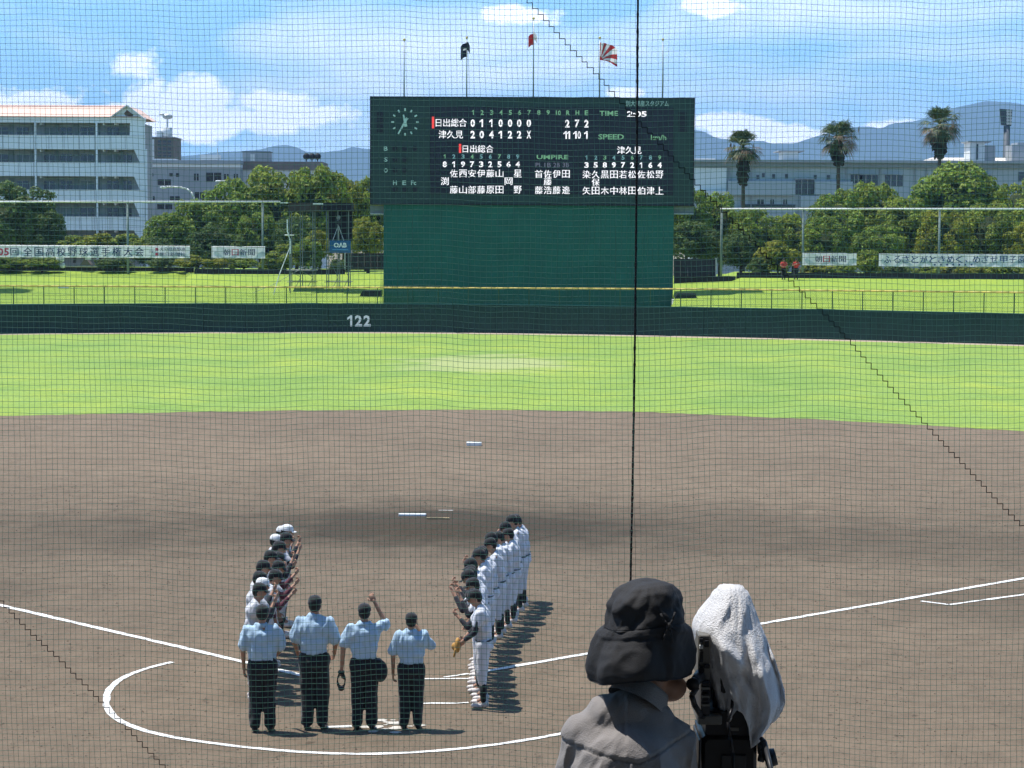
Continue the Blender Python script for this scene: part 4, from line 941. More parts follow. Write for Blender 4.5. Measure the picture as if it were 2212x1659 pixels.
# ------------------------------------------------------------------ camera scaffold, sign, small things on the bank
ZB = lambda px: P(px, 600, 166).z
M_pipe = mat('scaffold_pipe', (.16, .19, .18), .5, .2, 2, metal=.4); M_canopy = mat('canopy_black', (.012, .012, .016), .85); M_canopyb = mat('canopy_brown', (.055, .045, .040), .85); M_bluesg = mat('sign_blue', (.015, .10, .24), .5)
VY = 162.0
def scaff(name, xs_, ytop, ydeck, ybot, Y, dep, label, diag=True):
    tt = Thing(name, P((xs_[0]+xs_[-1])/2, ybot, Y), label, 'scaffold')
    zt_ = P(xs_[0], ytop, Y).z; zb_ = P(xs_[0], ybot, Y).z; zd = P(xs_[0], ydeck, Y).z; X = [P(x, ybot, Y).x for x in xs_]
    for x in X:
        for y in (Y, Y+dep): mb = MB(); mb.cyl((x, y, zb_), (x, y, zt_), .038, n=6); tt.part('upright', mb, M_pipe)
    z = zb_+.25
    while z < zd-.2:
        for y in (Y-.04, Y+dep+.04): mb = MB(); mb.cyl((X[0]-.2, y, z), (X[-1]+.2, y, z), .026, n=6); tt.part('ledger', mb, M_pipe)
        for x in X: mb = MB(); mb.cyl((x+.04, Y-.15, z), (x+.04, Y+dep+.15, z), .026, n=6); tt.part('transom', mb, M_pipe)
        z += 1.15
    if diag:
        for a, b in zip(X, X[1:]):
            mb = MB(); mb.cyl((a, Y-.08, zb_+.1), (b, Y-.08, zb_+1.7), .022, n=6); tt.part('brace', mb, M_pipe); mb = MB(); mb.cyl((b, Y-.08, zb_+1.8), (a, Y-.08, min(zd, zb_+3.4)), .022, n=6); tt.part('brace', mb, M_pipe)
    if ydeck > ytop:
        mb = MB(); mb.box((X[0]-.2, Y-.2, zd), (X[-1]+.2, Y+dep+.2, zd+.07)); tt.part('deck', mb, mat('deck_board', (.25, .24, .21), .8))
    return tt, X, zt_, zd, zb_
t1, X, zt_, zd, zb_ = scaff('camera_scaffold', (706, 730, 753), 441, 546, 650, VY, 1.7, 'steel pipe camera scaffold with black canopy and blue sign left of the backscreen')
mb = MB(); a = P(698, 438, VY); c = P(760, 455, VY); mb.box((a.x, VY-.25, c.z), (c.x, VY+2.1, a.z)); t1.part('canopy', mb, M_canopy)
mb = MB(); a = P(704, 455.5, VY); c = P(757, 520, VY); mb.box((a.x+.1, VY+1.6, c.z), (c.x, VY+1.64, a.z)); t1.part('rear_sheet', mb, M_canopy)
mb = MB(); rectbox(mb, 712, 519.5, 757.5, 546, VY-.28, .05); sg = t1.part('sign', mb, M_bluesg)
mb = MB(); text(mb, 'OAB', 735, 529.5, 28, 10.5, VY-.28, .045); t1.part('sign_letters', mb, M_white, parent=sg)
mb = MB(); rectbox(mb, 718, 538, 752, 540.4, VY-.31, .02); t1.part('sign_stripe', mb, mat('sign_pale_blue', (.10, .28, .50), .5), parent=sg)
t2, X, zt_, zd, zb2 = scaff('camera_scaffold', (625.5, 649, 676), 441, 585, 650, VY+.4, 1.7, 'second steel scaffold with a thin brown canopy, left of the one with the blue sign')
mb = MB(); a = P(622, 438, VY); c = P(690, 457, VY); mb.box((a.x, VY+.2, c.z), (c.x, VY+2.4, a.z)); t2.part('canopy', mb, M_canopyb)
mb = MB(); rectbox(mb, 605, 437, 622, 439, VY, .4); rectbox(mb, 676, 439, 698, 441.5, VY-.3, .4); t2.part('canopy_edge', mb, M_steelw)
mast = Thing('aerial_mast', P(624, 640, VY-1), 'white pole with a small crossbar rising beside the second scaffold', 'mast')
mb = MB(); mb.tube([P(620.5, 474, VY-1), P(621, 500, VY-1), P(627, 520, VY-1), P(627, 548, VY-1)], .05, 6); mast.part('upper_pole', mb, M_steelw)
mb = MB(); mb.cyl(P(615, 508, VY-1), P(636, 508, VY-1), .05, n=6); mast.part('crossbar', mb, M_steelw)
mb = MB(); mb.tube([P(626, 535, VY-1), P(603, 594, VY-1.4), P(590, 640, VY-1.6)], .035, 6); mast.part('guy_rope', mb, M_steelw)
mb = MB(); mb.cyl(P(627, 548, VY-1), P(627, 648, VY-1), .035, n=6); mast.part('lower_pole', mb, M_pipe)
mb = MB(); mb.tube([P(660, 575, VY-1), P(590, 615, VY-1.3), P(548, 632, VY-1.8)], .018, 5); mast.part('stay_rope', mb, M_pipe)
tv = Thing('broadcast_camera', (P(731, 520, VY).x, VY+.7, P(731, 520, VY).z), 'covered television camera on a pale tripod under the black canopy', 'camera')
b = P(731, 519, VY+.7); tvz = P(731, 487, VY+.7).z
for dx, dy in ((-.42, -.2), (.42, -.2), (0, .45)):
    mb = MB(); mb.cyl((b.x, b.y, tvz), (b.x+dx, b.y+dy, b.z-.05), .03, n=6); tv.part('leg', mb, M_steel)
mb = MB(); mb.box((b.x-.16, b.y-.35, tvz+.02), (b.x+.16, b.y+.35, tvz+.42)); mb.box((b.x-.09, b.y-.72, tvz+.1), (b.x+.09, b.y-.36, tvz+.32)); tv.part('housing', mb, M_sheet)
mb = MB(); mb.cyl((b.x, b.y-.85, tvz+.21), (b.x, b.y-.73, tvz+.21), .12, n=12); tv.part('lens', mb, M_black)
mb = MB(); mb.ell((b.x, b.y+.1, tvz+.58), (.15, .3, .17), 10, 7); tv.part('rain_cover', mb, mat('cover_grey', (.30, .33, .35), .8))
for (px0, px1, y0, y1, lab, nm) in ((776, 821, 628, 656, 'small black-roofed equipment shelter at the left foot of the backscreen', 'equipment_shelter'), (1457, 1503, 634, 661, 'small black-roofed equipment shelter at the right foot of the backscreen', 'equipment_shelter')):
    Ys = 159.5; tt = Thing(nm, P((px0+px1)/2, y1, Ys), lab, 'shelter'); a = P(px0, y0, Ys); c = P(px1, y1, Ys)
    mb = MB(); mb.prism([(a.x+.25, Ys, a.z), (c.x, Ys, a.z), (c.x+.05, Ys, a.z-.42), (a.x, Ys, a.z-.42)], (0, 1.3, 0)); tt.part('roof', mb, M_canopy)
    mb = MB(); mb.box((a.x+.1, Ys+.25, c.z), (c.x-.1, Ys+1.2, a.z-.43)); tt.part('body', mb, M_sheet)
    mb = MB(); mb.box((a.x+.3, Ys+.05, c.z+.22), (c.x-.3, Ys+.24, c.z+.42)); tt.part('bench', mb, M_white)
    mb = MB(); mb.box((a.x-.1, Ys-.02, c.z), (a.x+.08, Ys+1.3, a.z-.44)); tt.part('side_panel', mb, M_pale)
mb = MB(); a = P(137, 621, 164); mb.box((a.x-.35, 163.8, a.z-.05), (a.x+.35, 164.4, a.z+.05)); single('white_board', mb, M_white, 'small white board lying on the left bank behind the yellow rail', 'board')
sh = Thing('small_shed', P(182, 572, 177), 'small grey shed roof with a white box below the long left banner', 'shed')
mb = MB(); a = P(172, 573, 177); c = P(197, 557, 177); mb.add([(a.x, 177, a.z), (c.x, 177, a.z), (c.x, 178, a.z), (a.x, 178, a.z), ((a.x+c.x)/2, 177, c.z), ((a.x+c.x)/2, 178, c.z)], [(0, 1, 4), (2, 3, 5), (1, 2, 5, 4), (3, 0, 4, 5)]); sh.part('roof', mb, M_tb)
mb = MB(); rectbox(mb, 184, 556.5, 196, 561.5, 176.7, .25); sh.part('box', mb, M_white)
single('blue_sign', rectbox(MB(), 284, 505, 294, 522, 181, .1), M_bluesg, 'small blue sign by the right corner of the gabled block', 'sign')
mb = MB(); a = P(130, 560, 176.4); mb.ell(a, (.34, .2, .3), 10, 7); mb.ell(a+Vector((.2, 0, -.5)), (.25, .2, .22), 10, 7); single('white_sack', mb, M_white, 'white sack hanging under the long left banner', 'sack')

# ------------------------------------------------------------------ the backstop net
NY = 14.0; CW = .0349; CHH = .0367; NXN = 226; NZN = 168; x0n = -3.94; z0n = 2.75
def node(i, j):
    x = x0n+i*CW; z = z0n+j*CHH
    w = noise.noise(Vector((x*.9, z*.35, 1)))*.030+noise.noise(Vector((x*3.1, z*1.2, 4)))*.010+.007*noise.noise(Vector((i*.7, j*.13, 9)))
    u = noise.noise(Vector((x*.9+5, z*.25, 2)))*.036+noise.noise(Vector((x*2.7, z*.9, 7)))*.014+.004*noise.noise(Vector((i*.13, j*.7, 3)))
    return (x+w-.012*(z-6), NY+noise.noise(Vector((x*.6, z*.6, 11)))*.05, z+u-.006*x)
NV = [[node(i, j) for j in range(NZN)] for i in range(NXN)]
def strand(mb, pts, r):
    # 4-sided cord following the nodes, one ring per node
    n = len(pts); b = len(mb.v)
    for k, p in enumerate(pts):
        d = Vector(pts[min(k+1, n-1)])-Vector(pts[max(k-1, 0)])
        if abs(d.x) > abs(d.z): A, B = (0, 0, r), (0, r, 0)
        else: A, B = (r, 0, 0), (0, r, 0)
        for s_, q in ((1, A), (1, B), (-1, A), (-1, B)): mb.v.append((p[0]+s_*q[0], p[1]+s_*q[1], p[2]+s_*q[2]))
    for k in range(n-1):
        for q in range(4):
            a = b+k*4+q; c = b+k*4+(q+1) % 4; mb.f.append((a, c, c+4, a+4)); mb.mi.append(0)
net = Thing('backstop_net', (0, NY, z0n), 'dark green square-mesh safety net stretched in front of the whole field', 'net')
NR = .00115
mb = MB()
for i in range(NXN): strand(mb, NV[i], NR*.86)
for j in range(NZN): strand(mb, [NV[i][j] for i in range(NXN)], NR)
net.part('netting', mb, M_net, True, kind='stuff')
def px_to_ij(px, py):
    p = P(px, py, NY); best = None
    i = int(round((p.x+.012*(p.z-6)-x0n)/CW)); j = int(round((p.z-z0n)/CHH)); return max(0, min(NXN-1, i)), max(0, min(NZN-1, j))
def seam(p0, p1, r=.0030):
    i0, j0 = px_to_ij(*p0); i1, j1 = px_to_ij(*p1); mb = MB(); pts = []; i, j = i0, j0; k = 0
    while i < i1 and j > j1:
        pts.append(NV[i][j]); 
        if k % 2: i += 1
        else: j -= 1
        k += 1
        if abs((i-i0)*(j0-j1)-(j0-j)*(i1-i0)) > (i1-i0)*1.5:
            k = 1 if (i-i0)*(j0-j1) < (j0-j)*(i1-i0) else 0
    for a, b in zip(pts, pts[1:]): mb.cyl((a[0], a[1]-.003, a[2]), (b[0], b[1]-.003, b[2]), r, n=5)
    net.part('seam', mb, M_seam, label='dark stepped diagonal seam')
seam((1120, -25), (2330, 1275)); seam((-30, 1250), (420, 1700))
mb = MB(); pts = []; R = random.Random(5)
tab = [(-40, 1378.5), (0, 1378), (300, 1376), (700, 1372), (900, 1369), (1265, 1362), (1700, 1352)]
for y in range(-40, 1701, 6): p = P(interp(tab, y)+R.uniform(-.25, .25), y, NY-.02); pts.append(p)
mb.tube(pts, [.0068+(.0022 if k % 6 == 0 else 0) for k in range(len(pts))], 6)
net.part('lacing_rope', mb, M_rope, True, label='thick black vertical rope')
mb = MB()
for (a, c) in (((x0n-.05, z0n-.02), (x0n+NXN*CW, z0n-.02)), ((x0n-.05, z0n+NZN*CHH), (x0n+NXN*CW, z0n+NZN*CHH))): mb.cyl((a[0], NY, a[1]), (c[0], NY, c[1]), .012, n=6)
net.part('border_rope', mb, M_rope)

# ------------------------------------------------------------------ people
def blob(name, mb, vox, m, smooth=2, disp=None, fac=.5):
    me = mb.mesh(name, m); o = bpy.data.objects.new('tmp', me); COL.objects.link(o)
    r = o.modifiers.new('r', 'REMESH'); r.mode = 'VOXEL'; r.voxel_size = vox; r.use_smooth_shade = True
    s = o.modifiers.new('s', 'SMOOTH'); s.iterations = smooth; s.factor = fac
    out = bpy.data.meshes.new_from_object(o.evaluated_get(bpy.context.evaluated_depsgraph_get())); bpy.data.objects.remove(o); bpy.data.meshes.remove(me)
    out.name = name
    if disp:
        ns = [v.normal.copy() for v in out.vertices]
        for v, n in zip(out.vertices, ns): v.co = disp(v.co.copy(), n)
    if not out.materials: out.materials.append(m)
    out.polygons.foreach_set('use_smooth', [True]*len(out.polygons)); out.update(); return out
def hand(mb, wrist, d, nrm, thumb, curl=.5, s=1.0):
    """palm + four fingers + thumb; d along the hand, nrm out of the palm side, thumb direction sideways"""
    d = d.normalized(); nrm = (nrm-d*nrm.dot(d)).normalized(); sd = d.cross(nrm).normalized()
    if sd.dot(thumb) < 0: sd = -sd
    c = wrist+d*.048*s; rot = Matrix((sd, nrm, d)).transposed()
    mb.ell(c, (.040*s, .016*s, .052*s), 10, 7, rot)
    for k, L in enumerate((.070, .078, .073, .058)):
        b = wrist+d*.088*s+sd*(.028-.019*k)*s; c1 = b+(d*math.cos(curl)+nrm*math.sin(curl))*L*.5*s; e = c1+(d*math.cos(curl*2.4)+nrm*math.sin(curl*2.4))*L*.5*s
        mb.cap(b, .0092*s, c1, .0085*s, 6); mb.cap(c1, .0085*s, e, .0070*s, 6)
    b = wrist+d*.03*s+sd*.03*s; c1 = b+(sd*.75+d*.55+nrm*.35).normalized()*.036*s; e = c1+(sd*.15+d*.8+nrm*.55).normalized()*.032*s
    mb.cap(b, .011*s, c1, .0095*s, 6); mb.cap(c1, .0095*s, e, .0078*s, 6)
M_skin = mat('skin', (.40, .22, .145), .55, .08, 8, spec=.35); M_hair = mat('black_hair', (.010, .009, .009), .6, .2, 30)
def cloth_mat(name, col, rough=.85, var=.06): return mat(name, col, rough, var, 5, bump=.25, bscale=60, sheen=.2)
M_ushirt = cloth_mat('sky_blue_shirt', (.42, .58, .72)); M_utrou = cloth_mat('charcoal_trousers', (.012, .014, .018)); M_capb = cloth_mat('black_cap', (.014, .015, .018)); M_capw = cloth_mat('white_cap', (.75, .76, .76))
M_jers = cloth_mat('white_jersey', (.66, .68, .73)); M_jersg = cloth_mat('grey_white_jersey', (.58, .59, .62)); M_under = cloth_mat('dark_undershirt', (.02, .02, .03)); M_under2 = cloth_mat('maroon_undershirt', (.10, .025, .04)); M_sock = cloth_mat('black_sock', (.012, .012, .016)); M_shoe = mat('white_shoe', (.72, .66, .62), .5); M_shoeb = mat('black_shoe', (.012, .012, .014), .4); M_eye = mat('eye', (.02, .015, .012), .2); M_glove = mat('tan_glove', (.50, .27, .07), .6, .2, 8); M_gloveb = mat('black_mitt', (.02, .018, .018), .6)
M_sole = mat('sole', (.05, .05, .05), .7)

def rotx(p, c, a):
    y, z = p.y-c.y, p.z-c.z; return Vector((p.x, c.y+y*math.cos(a)+z*math.sin(a), c.z-y*math.sin(a)+z*math.cos(a)))
def human(key, lean=.0, head_tilt=.0, arms=None, build=1.0, team='umpire', cap='black', vox=.017, seed=0, glove=None, stance=.10, bag=False, mask=False, belly=0):
    """returns {part: mesh} in local space, 1.75 m tall, facing +Y"""
    PV = Vector((0, 0, .95)); U = lambda x, y, z: rotx(Vector((x, y, z)), PV, lean)
    sh = {-1: U(-.185*build, 0, 1.43), 1: U(.185*build, 0, 1.43)}; hipj = {-1: Vector((-.09, 0, .93)), 1: Vector((.09, 0, .93))}
    ank = {-1: Vector((-stance, -.01, .09)), 1: Vector((stance, .01, .09))}; kn = {s: (hipj[s]+ank[s])/2+Vector((.0, .025, .02)) for s in (-1, 1)}
    nk = U(0, .0, 1.50); hd = U(0, .02, 1.635); HT = lean+head_tilt; hr = Matrix.Rotation(-HT, 3, 'X')
    hd = nk+(hr @ Vector((0, .025, .135)))
    arms = arms or {}
    A = {}
    for s in (-1, 1):
        e, w = arms.get(s, ((.25, -.02, 1.14), (.26, .05, .88))); A[s] = (U(s*e[0], e[1], e[2]), U(s*w[0], w[1], w[2]))
    b = MB()
    b.ell(U(0, 0, 1.30), (.155*build, .10, .17), 14, 9); b.ell(U(0, 0, 1.10), (.135*build, .10, .16), 14, 9); b.ell(Vector((0, 0, .94)), (.15*build, .105, .12), 14, 9)
    b.cap(sh[-1], .042, sh[1], .042); b.cap(nk-(nk-U(0, 0, 1.40))*.9, .062, nk+(hd-nk)*.5, .054)
    b.ell(hd, (.076, .096, .112), 14, 10, hr); b.ell(hd+hr @ Vector((0, .028, -.07)), (.055, .062, .052), 12, 8, hr); b.ell(hd+hr @ Vector((0, .102, -.02)), (.014, .020, .022), 8, 6, hr)
    for s in (-1, 1):
        b.ell(hd+hr @ Vector((s*.078, -.005, -.015)), (.012, .02, .032), 8, 6, hr)
        b.cap(sh[s], .040, A[s][0], .040); b.cap(A[s][0], .040, A[s][1], .027); b.cap(A[s][1], .027, A[s][1]+(A[s][1]-A[s][0]).normalized()*.05, .026)
        b.cap(hipj[s], .085, kn[s], .056); b.cap(kn[s], .056, ank[s], .036); b.cap(ank[s], .036, ank[s]+Vector((0, .10, -.05)), .030)
    body = blob('body', b, max(.011, vox*.75), M_skin, 2)
    hb = MB()
    for s in (-1, 1):
        d = (A[s][1]-A[s][0]).normalized(); up = A[s][1].z > 1.3
        hand(hb, A[s][1]+d*.03, d, Vector((0, 1, 0)) if (up and team == 'umpire') else Vector((-s, 0, 0)) if not up else Vector((-s*.4, -1, 0)), Vector((0, 1, 0)) if not up else Vector((-s, 0, 0)), .9 if up else .45, 1.05)
    hm = hb.mesh('h', M_skin)
    # join hands into the body mesh
    import bmesh
    bm = bmesh.new(); bm.from_mesh(body); bm.from_mesh(hm); bm.to_mesh(body); bm.free(); body.polygons.foreach_set('use_smooth', [True]*len(body.polygons)); bpy.data.meshes.remove(hm)
    out = {'body': body}
    sd = Vector((seed*3.1, seed*1.7, 0))
    def wr(a, fx=9, fz=4, rg=0):
        def f(co, n):
            k = noise.noise(Vector((co.x*fx, co.y*fx, co.z*fz))+sd)*1.0+.5*noise.noise(Vector((co.x*fx*2.3, co.y*fx*2.3, co.z*fz*3))+sd)
            if rg: k += rg*(.35-abs(noise.noise(Vector((co.x*fx*1.3, co.y*fx, co.z*fz*1.4))+sd*2))*2.2)
            return co+n*a*k
        return f
    # shirt
    c = MB(); bw = build
    c.ell(U(0, -.005, 1.30), (.195*bw, .128, .185), 16, 10); c.ell(U(0, 0, 1.13), (.172*bw, .128+belly, .17), 16, 10); c.cap(U(-.16*bw, -.01, 1.425), .072, U(.16*bw, -.01, 1.425), .072); c.cap(U(-.05, -.01, 1.47), .065, U(.05, -.01, 1.47), .065); c.cap(U(-.10*bw, -.015, 1.34), .118, U(.10*bw, -.015, 1.34), .118); c.cap(U(-.07*bw, -.01, 1.16), .122, U(.07*bw, -.01, 1.16), .122)
    zlo = .965 if team == 'umpire' else .98
    c.ell(U(0, 0, zlo+.07), (.170*bw, .125, .075), 16, 8)
    for s in (-1, 1):
        k = .80 if team == 'umpire' else .62
        e = sh[s]+(A[s][0]-sh[s])*k; c.cap(sh[s]+Vector((-s*.02, 0, 0)), .078, e, .088 if team == 'umpire' else .062)
    shirt_m = {'umpire': M_ushirt, 'right': M_jers, 'left': M_jersg, 'red': BRED2}[team]
    sh_me = blob('shirt', c, vox, shirt_m, 9, wr(.020, 11, 2.2, .8)); out['shirt' if team == 'umpire' else 'jersey'] = sh_me
    # collar
    if team == 'umpire':
        c = MB(); c.cyl(nk+(U(0, 0, 1.40)-nk)*.42, nk+(hd-nk)*.10, .078, .066, 14); out['collar'] = c.mesh('collar', shirt_m, None, True)
    if team in ('right', 'left'):
        for s in (-1, 1):
            c = MB(); e = sh[s]+(A[s][0]-sh[s])*.5; c.cap(e, .051, A[s][0], .047); c.cap(A[s][0], .047, A[s][0]+(A[s][1]-A[s][0])*.72, .036)
            out['undersleeve.%d' % s] = blob('undersleeve', c, .014, M_under if team == 'right' else (M_under2 if seed % 2 else M_under), 1)
    # trousers
    c = MB(); c.ell((0, 0, .955), (.172*bw, .128, .115), 16, 9); c.ell((0, -.02, .90), (.165*bw, .125, .10), 16, 9)
    for s in (-1, 1):
        if team == 'umpire':
            c.cap(hipj[s], .112*bw, kn[s], .095); c.cap(kn[s], .095, ank[s]+Vector((0, 0, .03)), .082)
        else:
            c.cap(hipj[s], .108, kn[s], .080); c.cap(kn[s], .080, kn[s]+(ank[s]-kn[s])*.35, .066)
    out['trousers'] = blob('trousers', c, vox, M_utrou if team in ('umpire', 'red') else shirt_m, 3, wr(.014, 9, 3, .6))
    c = MB(); c.ell((0, 0, .995 if team != 'umpire' else 1.0), (.178*bw, .134+belly*.5, .022), 18, 6); out['belt'] = c.mesh('belt', M_shoeb, None, True)
    if team in ('right', 'left', 'red'):
        for s in (-1, 1):
            c = MB(); c.cyl(kn[s]+(ank[s]-kn[s])*.30, ank[s], .056, .042, 10); out['sock.%d' % s] = c.mesh('sock', M_sock, None, True)
    for s in (-1, 1):
        c = MB(); a = ank[s]; c.ell((a.x*1.03, a.y-.01, .060), (.044, .075, .055), 12, 8); c.ell((a.x*1.12, a.y+.095, .042), (.048, .10, .040), 12, 8)
        out['shoe.%d' % s] = blob('shoe', c, .013, M_shoeb if team in ('umpire', 'red') else M_shoe, 1)
    # hair and cap
    c = MB(); c.ell(hd+hr @ Vector((0, -.020, .012)), (.083, .088, .108), 14, 9, hr); out['hair'] = c.mesh('hair', M_hair, None, True)
    c = MB(); up = hr @ Vector((0, 0, 1)); fw = hr @ Vector((0, 1, 0)); sdv = Vector((1, 0, 0)); cc0 = hd+up*.030; rows = []
    for j in range(8):
        ph = (math.pi/2)*j/7; rows.append([cc0+(sdv*math.cos(t)*.093+fw*(math.sin(t)*.108))*math.sin(ph)**.75*(1 if j else .02)+up*(.102*math.cos(ph)**.8) for t in [2*math.pi*i/18 for i in range(19)]])
    rows.append([cc0+(sdv*math.cos(t)*.088+fw*math.sin(t)*.103)-up*.004 for t in [2*math.pi*i/18 for i in range(19)]])
    c.grid(rows); v0 = []
    for sgn in (0, 1):
        off = up*(.004-.008*sgn); v0.append([[cc0+fw*(.088+.075*v_*math.cos(u_*1.15))+sdv*(.078*math.sin(u_*1.2))-up*(.012*v_+.014*u_*u_)+off for u_ in [k/6-1 for k in range(13)]] for v_ in (0, .35, .7, 1)])
    c.grid(v0[0]); c.grid([list(reversed(r)) for r in v0[1]]); c.grid([v0[0][-1], v0[1][-1]])
    c.ell(cc0+up*.102, .009, 6, 4)
    out['cap'] = c.mesh('cap', M_capw if cap == 'white' else M_capb, None, True)
    c = MB(); [c.ell(hd+hr @ Vector((s*.030, .086, .008)), (.012, .009, .008), 8, 6, hr) for s in (-1, 1)]; c.ell(hd+hr @ Vector((0, .082, -.062)), (.022, .010, .005), 8, 6, hr); out['face_features'] = c.mesh('face_features', M_eye, None, True)
    if glove:
        s = glove; w = A[s][1]+(A[s][1]-A[s][0]).normalized()*.09; c = MB(); c.ell(w, (.075, .045, .115), 12, 8); c.ell(w+Vector((-s*.05, .05, -.03)), (.05, .05, .06), 10, 7)
        for k in range(4): c.cap(w+Vector((-.05+.034*k, .03, -.07)), .022, w+Vector((-.06+.04*k, .05, -.16)), .018, 8)
        out['glove'] = blob('glove', c, .013, M_glove if team != 'umpire' else M_gloveb, 1)
    if bag:
        c = MB(); c.ell((.225, -.03, .83), (.10, .12, .155), 14, 10); c.box((.14, -.1, .93), (.23, .06, 1.0)); out['ball_bag'] = blob('ball_bag', c, .016, M_utrou, 3)
    if mask:
        w = A[-1][1]+Vector((-.01, .03, -.20)); c = MB()
        for k in range(5): 
            r = .12-.012*abs(k-2); pts = [w+Vector((.045*(k-2)*.0+math.cos(t)*.055, (k-2)*.05, math.sin(t)*r)) for t in [math.pi*2*q/14 for q in range(15)]]; c.tube(pts, .007, 5)
        for t in range(6): a_ = t*1.047; c.tube([w+Vector((math.cos(a_)*.05, y_, math.sin(a_)*.11)) for y_ in (-.1, 0, .1)], .007, 5)
        c.ell(w+Vector((0, 0, .12)), (.05, .1, .03), 10, 6); c.ell(w+Vector((0, 0, -.11)), (.045, .09, .03), 10, 6)
        out['face_mask'] = c.mesh('face_mask', M_gloveb, None, True)
    return out
BRED2 = cloth_mat('red_shirt', (.60, .05, .035))
def place(parts, x, y, yaw, sc, label, group=None, z=0, cat='person'):
    o = link('person', None, loc=(x, y, z)); tag(o, label, cat, group); o.rotation_euler = (0, 0, yaw); o.scale = (sc, sc, sc)
    for k, me in parts.items(): link(k.split('.')[0], me, o)
    return o
# four umpires seen from behind
UP = [
 ((567, 1581), 1.00, human('u1', arms={-1: ((.265, .0, 1.16), (.265, .10, .90)), 1: ((.25, .06, 1.15), (.17, .22, 1.02))}, build=1.16, seed=1, belly=.01), .02, 'umpire in light blue shirt at the left end, overlapping the row of players'),
 ((680, 1576), 1.06, human('u2', arms={-1: ((.27, .02, 1.16), (.25, .16, 1.00)), 1: ((.27, .02, 1.15), (.24, .18, 1.00))}, build=1.10, seed=2), -.03, 'tallest umpire in light blue shirt, second from left with both forearms forward'),
 ((787, 1577), 1.00, human('u3', arms={-1: ((.29, -.01, 1.16), (.31, .03, .88)), 1: ((.30, .12, 1.46), (.15, .16, 1.74))}, build=1.10, seed=3, bag=True, mask=True), .05, 'umpire with ball bag and mask raising his right hand above his cap'),
 ((888, 1576), .925, human('u4', arms={-1: ((.27, -.01, 1.15), (.27, .06, .88)), 1: ((.30, .08, 1.22), (.10, .20, 1.50))}, build=1.10, seed=4), .06, 'shortest umpire at the right end with his right hand at his face')]
for (pp, sc, parts, yaw, lab) in UP:
    g = G(*pp); place(parts, g.x, g.y, yaw, sc*1.0, lab, 'umpires standing in a row behind home plate')
# player variants (facing +Y locally)
RV = [human('r%d' % k, lean=ln, head_tilt=ht, arms=ar, team='right', seed=k, vox=.020, glove=gl, stance=.11) for k, (ln, ht, ar, gl) in enumerate((
    (.12, .25, {-1: ((.25, .16, 1.17), (.16, .28, 1.40)), 1: ((.22, .02, 1.13), (.2, .12, .92))}, None),
    (.15, .35, {-1: ((.24, .20, 1.18), (.12, .32, 1.44)), 1: ((.24, .08, 1.13), (.22, .2, .95))}, None),
    (.07, .20, {-1: ((.24, .14, 1.22), (.14, .26, 1.50)), 1: ((.23, -.04, 1.13), (.24, .04, .90))}, None),
    (.13, .40, {-1: ((.25, .22, 1.20), (.16, .34, 1.36)), 1: ((.23, .06, 1.14), (.15, .26, 1.0))}, None)))]
RVN = human('rn', lean=.10, head_tilt=.25, arms={-1: ((.24, .10, 1.15), (.16, .30, 1.02)), 1: ((.22, .06, 1.13), (.16, .26, 1.0))}, team='right', seed=9, vox=.016, glove=-1, stance=.12)
far, near = G(1121, 1300), G(1032, 1526); nR = 18
ordn = ['nearest', 'second', 'third', 'fourth', 'fifth', 'sixth', 'seventh', 'eighth', 'ninth', 'tenth', 'eleventh', 'twelfth', 'thirteenth', 'fourteenth', 'fifteenth', 'sixteenth', 'seventeenth', 'farthest']
for k in range(nR):
    f = k/(nR-1); y = near.y+(far.y-near.y)*f+.05*math.sin(k*5.1); py_ = 503+F*6.87/y*.995
    x = P(interp([(0, 1144), (1290, 1142), (1350, 1104), (1400, 1056), (1440, 1038), (1490, 1036), (1526, 1044), (3000, 1045)], py_)+3*math.sin(k*2.1), py_, y).x
    parts = RVN if k == 0 else RV[(k*3+k//4) % 4]
    lab = 'nearest player of the right-hand row, bowing with a tan glove in hand' if k == 0 else ('%s player of the right-hand row%s, white uniform, black cap' % (ordn[k] if k < nR-1 else 'farthest', '' if k == nR-1 else ' from the near end'))
    place(parts, x, y, math.pi/2+.10*math.sin(k*1.3)-.05, (.985+.03*math.sin(k*4.7))*1.0, lab, 'players of the right-hand row')
LV = []
for k, (ln, ht, ar, cp) in enumerate((
    (.10, .05, {1: ((.24, .18, 1.24), (.10, .26, 1.48)), -1: ((.24, .0, 1.13), (.24, .08, .90))}, 'black'),
    (.16, .10, {1: ((.25, .20, 1.22), (.14, .34, 1.42)), -1: ((.24, .04, 1.13), (.24, .14, .90))}, 'black'),
    (.06, .04, {1: ((.26, .16, 1.24), (.12, .24, 1.46)), -1: ((.24, .0, 1.13), (.24, .08, .90))}, 'white'))):
    LV.append(human('l%d' % k, lean=ln, head_tilt=ht, arms=ar, team='left', seed=k+20, vox=.020, cap=cp, stance=.11))
far, near = G(606, 1342), G(546, 1512); nL = 14
for k in range(nL):
    f = k/(nL-1); x = near.x+(far.x-near.x)*f+.09*math.sin(k*2.7); y = near.y+(far.y-near.y)*f
    white = k in (1, nL-1, nL-2, nL-3)
    cap_ = 'white' if white else 'black'
    on = ordn[k] if k < nL-1 else 'farthest'
    place(LV[2] if white else LV[k % 2], x, y, -math.pi/2+.10*math.sin(k*1.9)+.06, .99+.03*math.sin(k*3.3), '%s player of the left-hand row%s, %s cap, fist raised' % (on, '' if k == nL-1 else ' from the near end', cap_), 'players of the left-hand row')
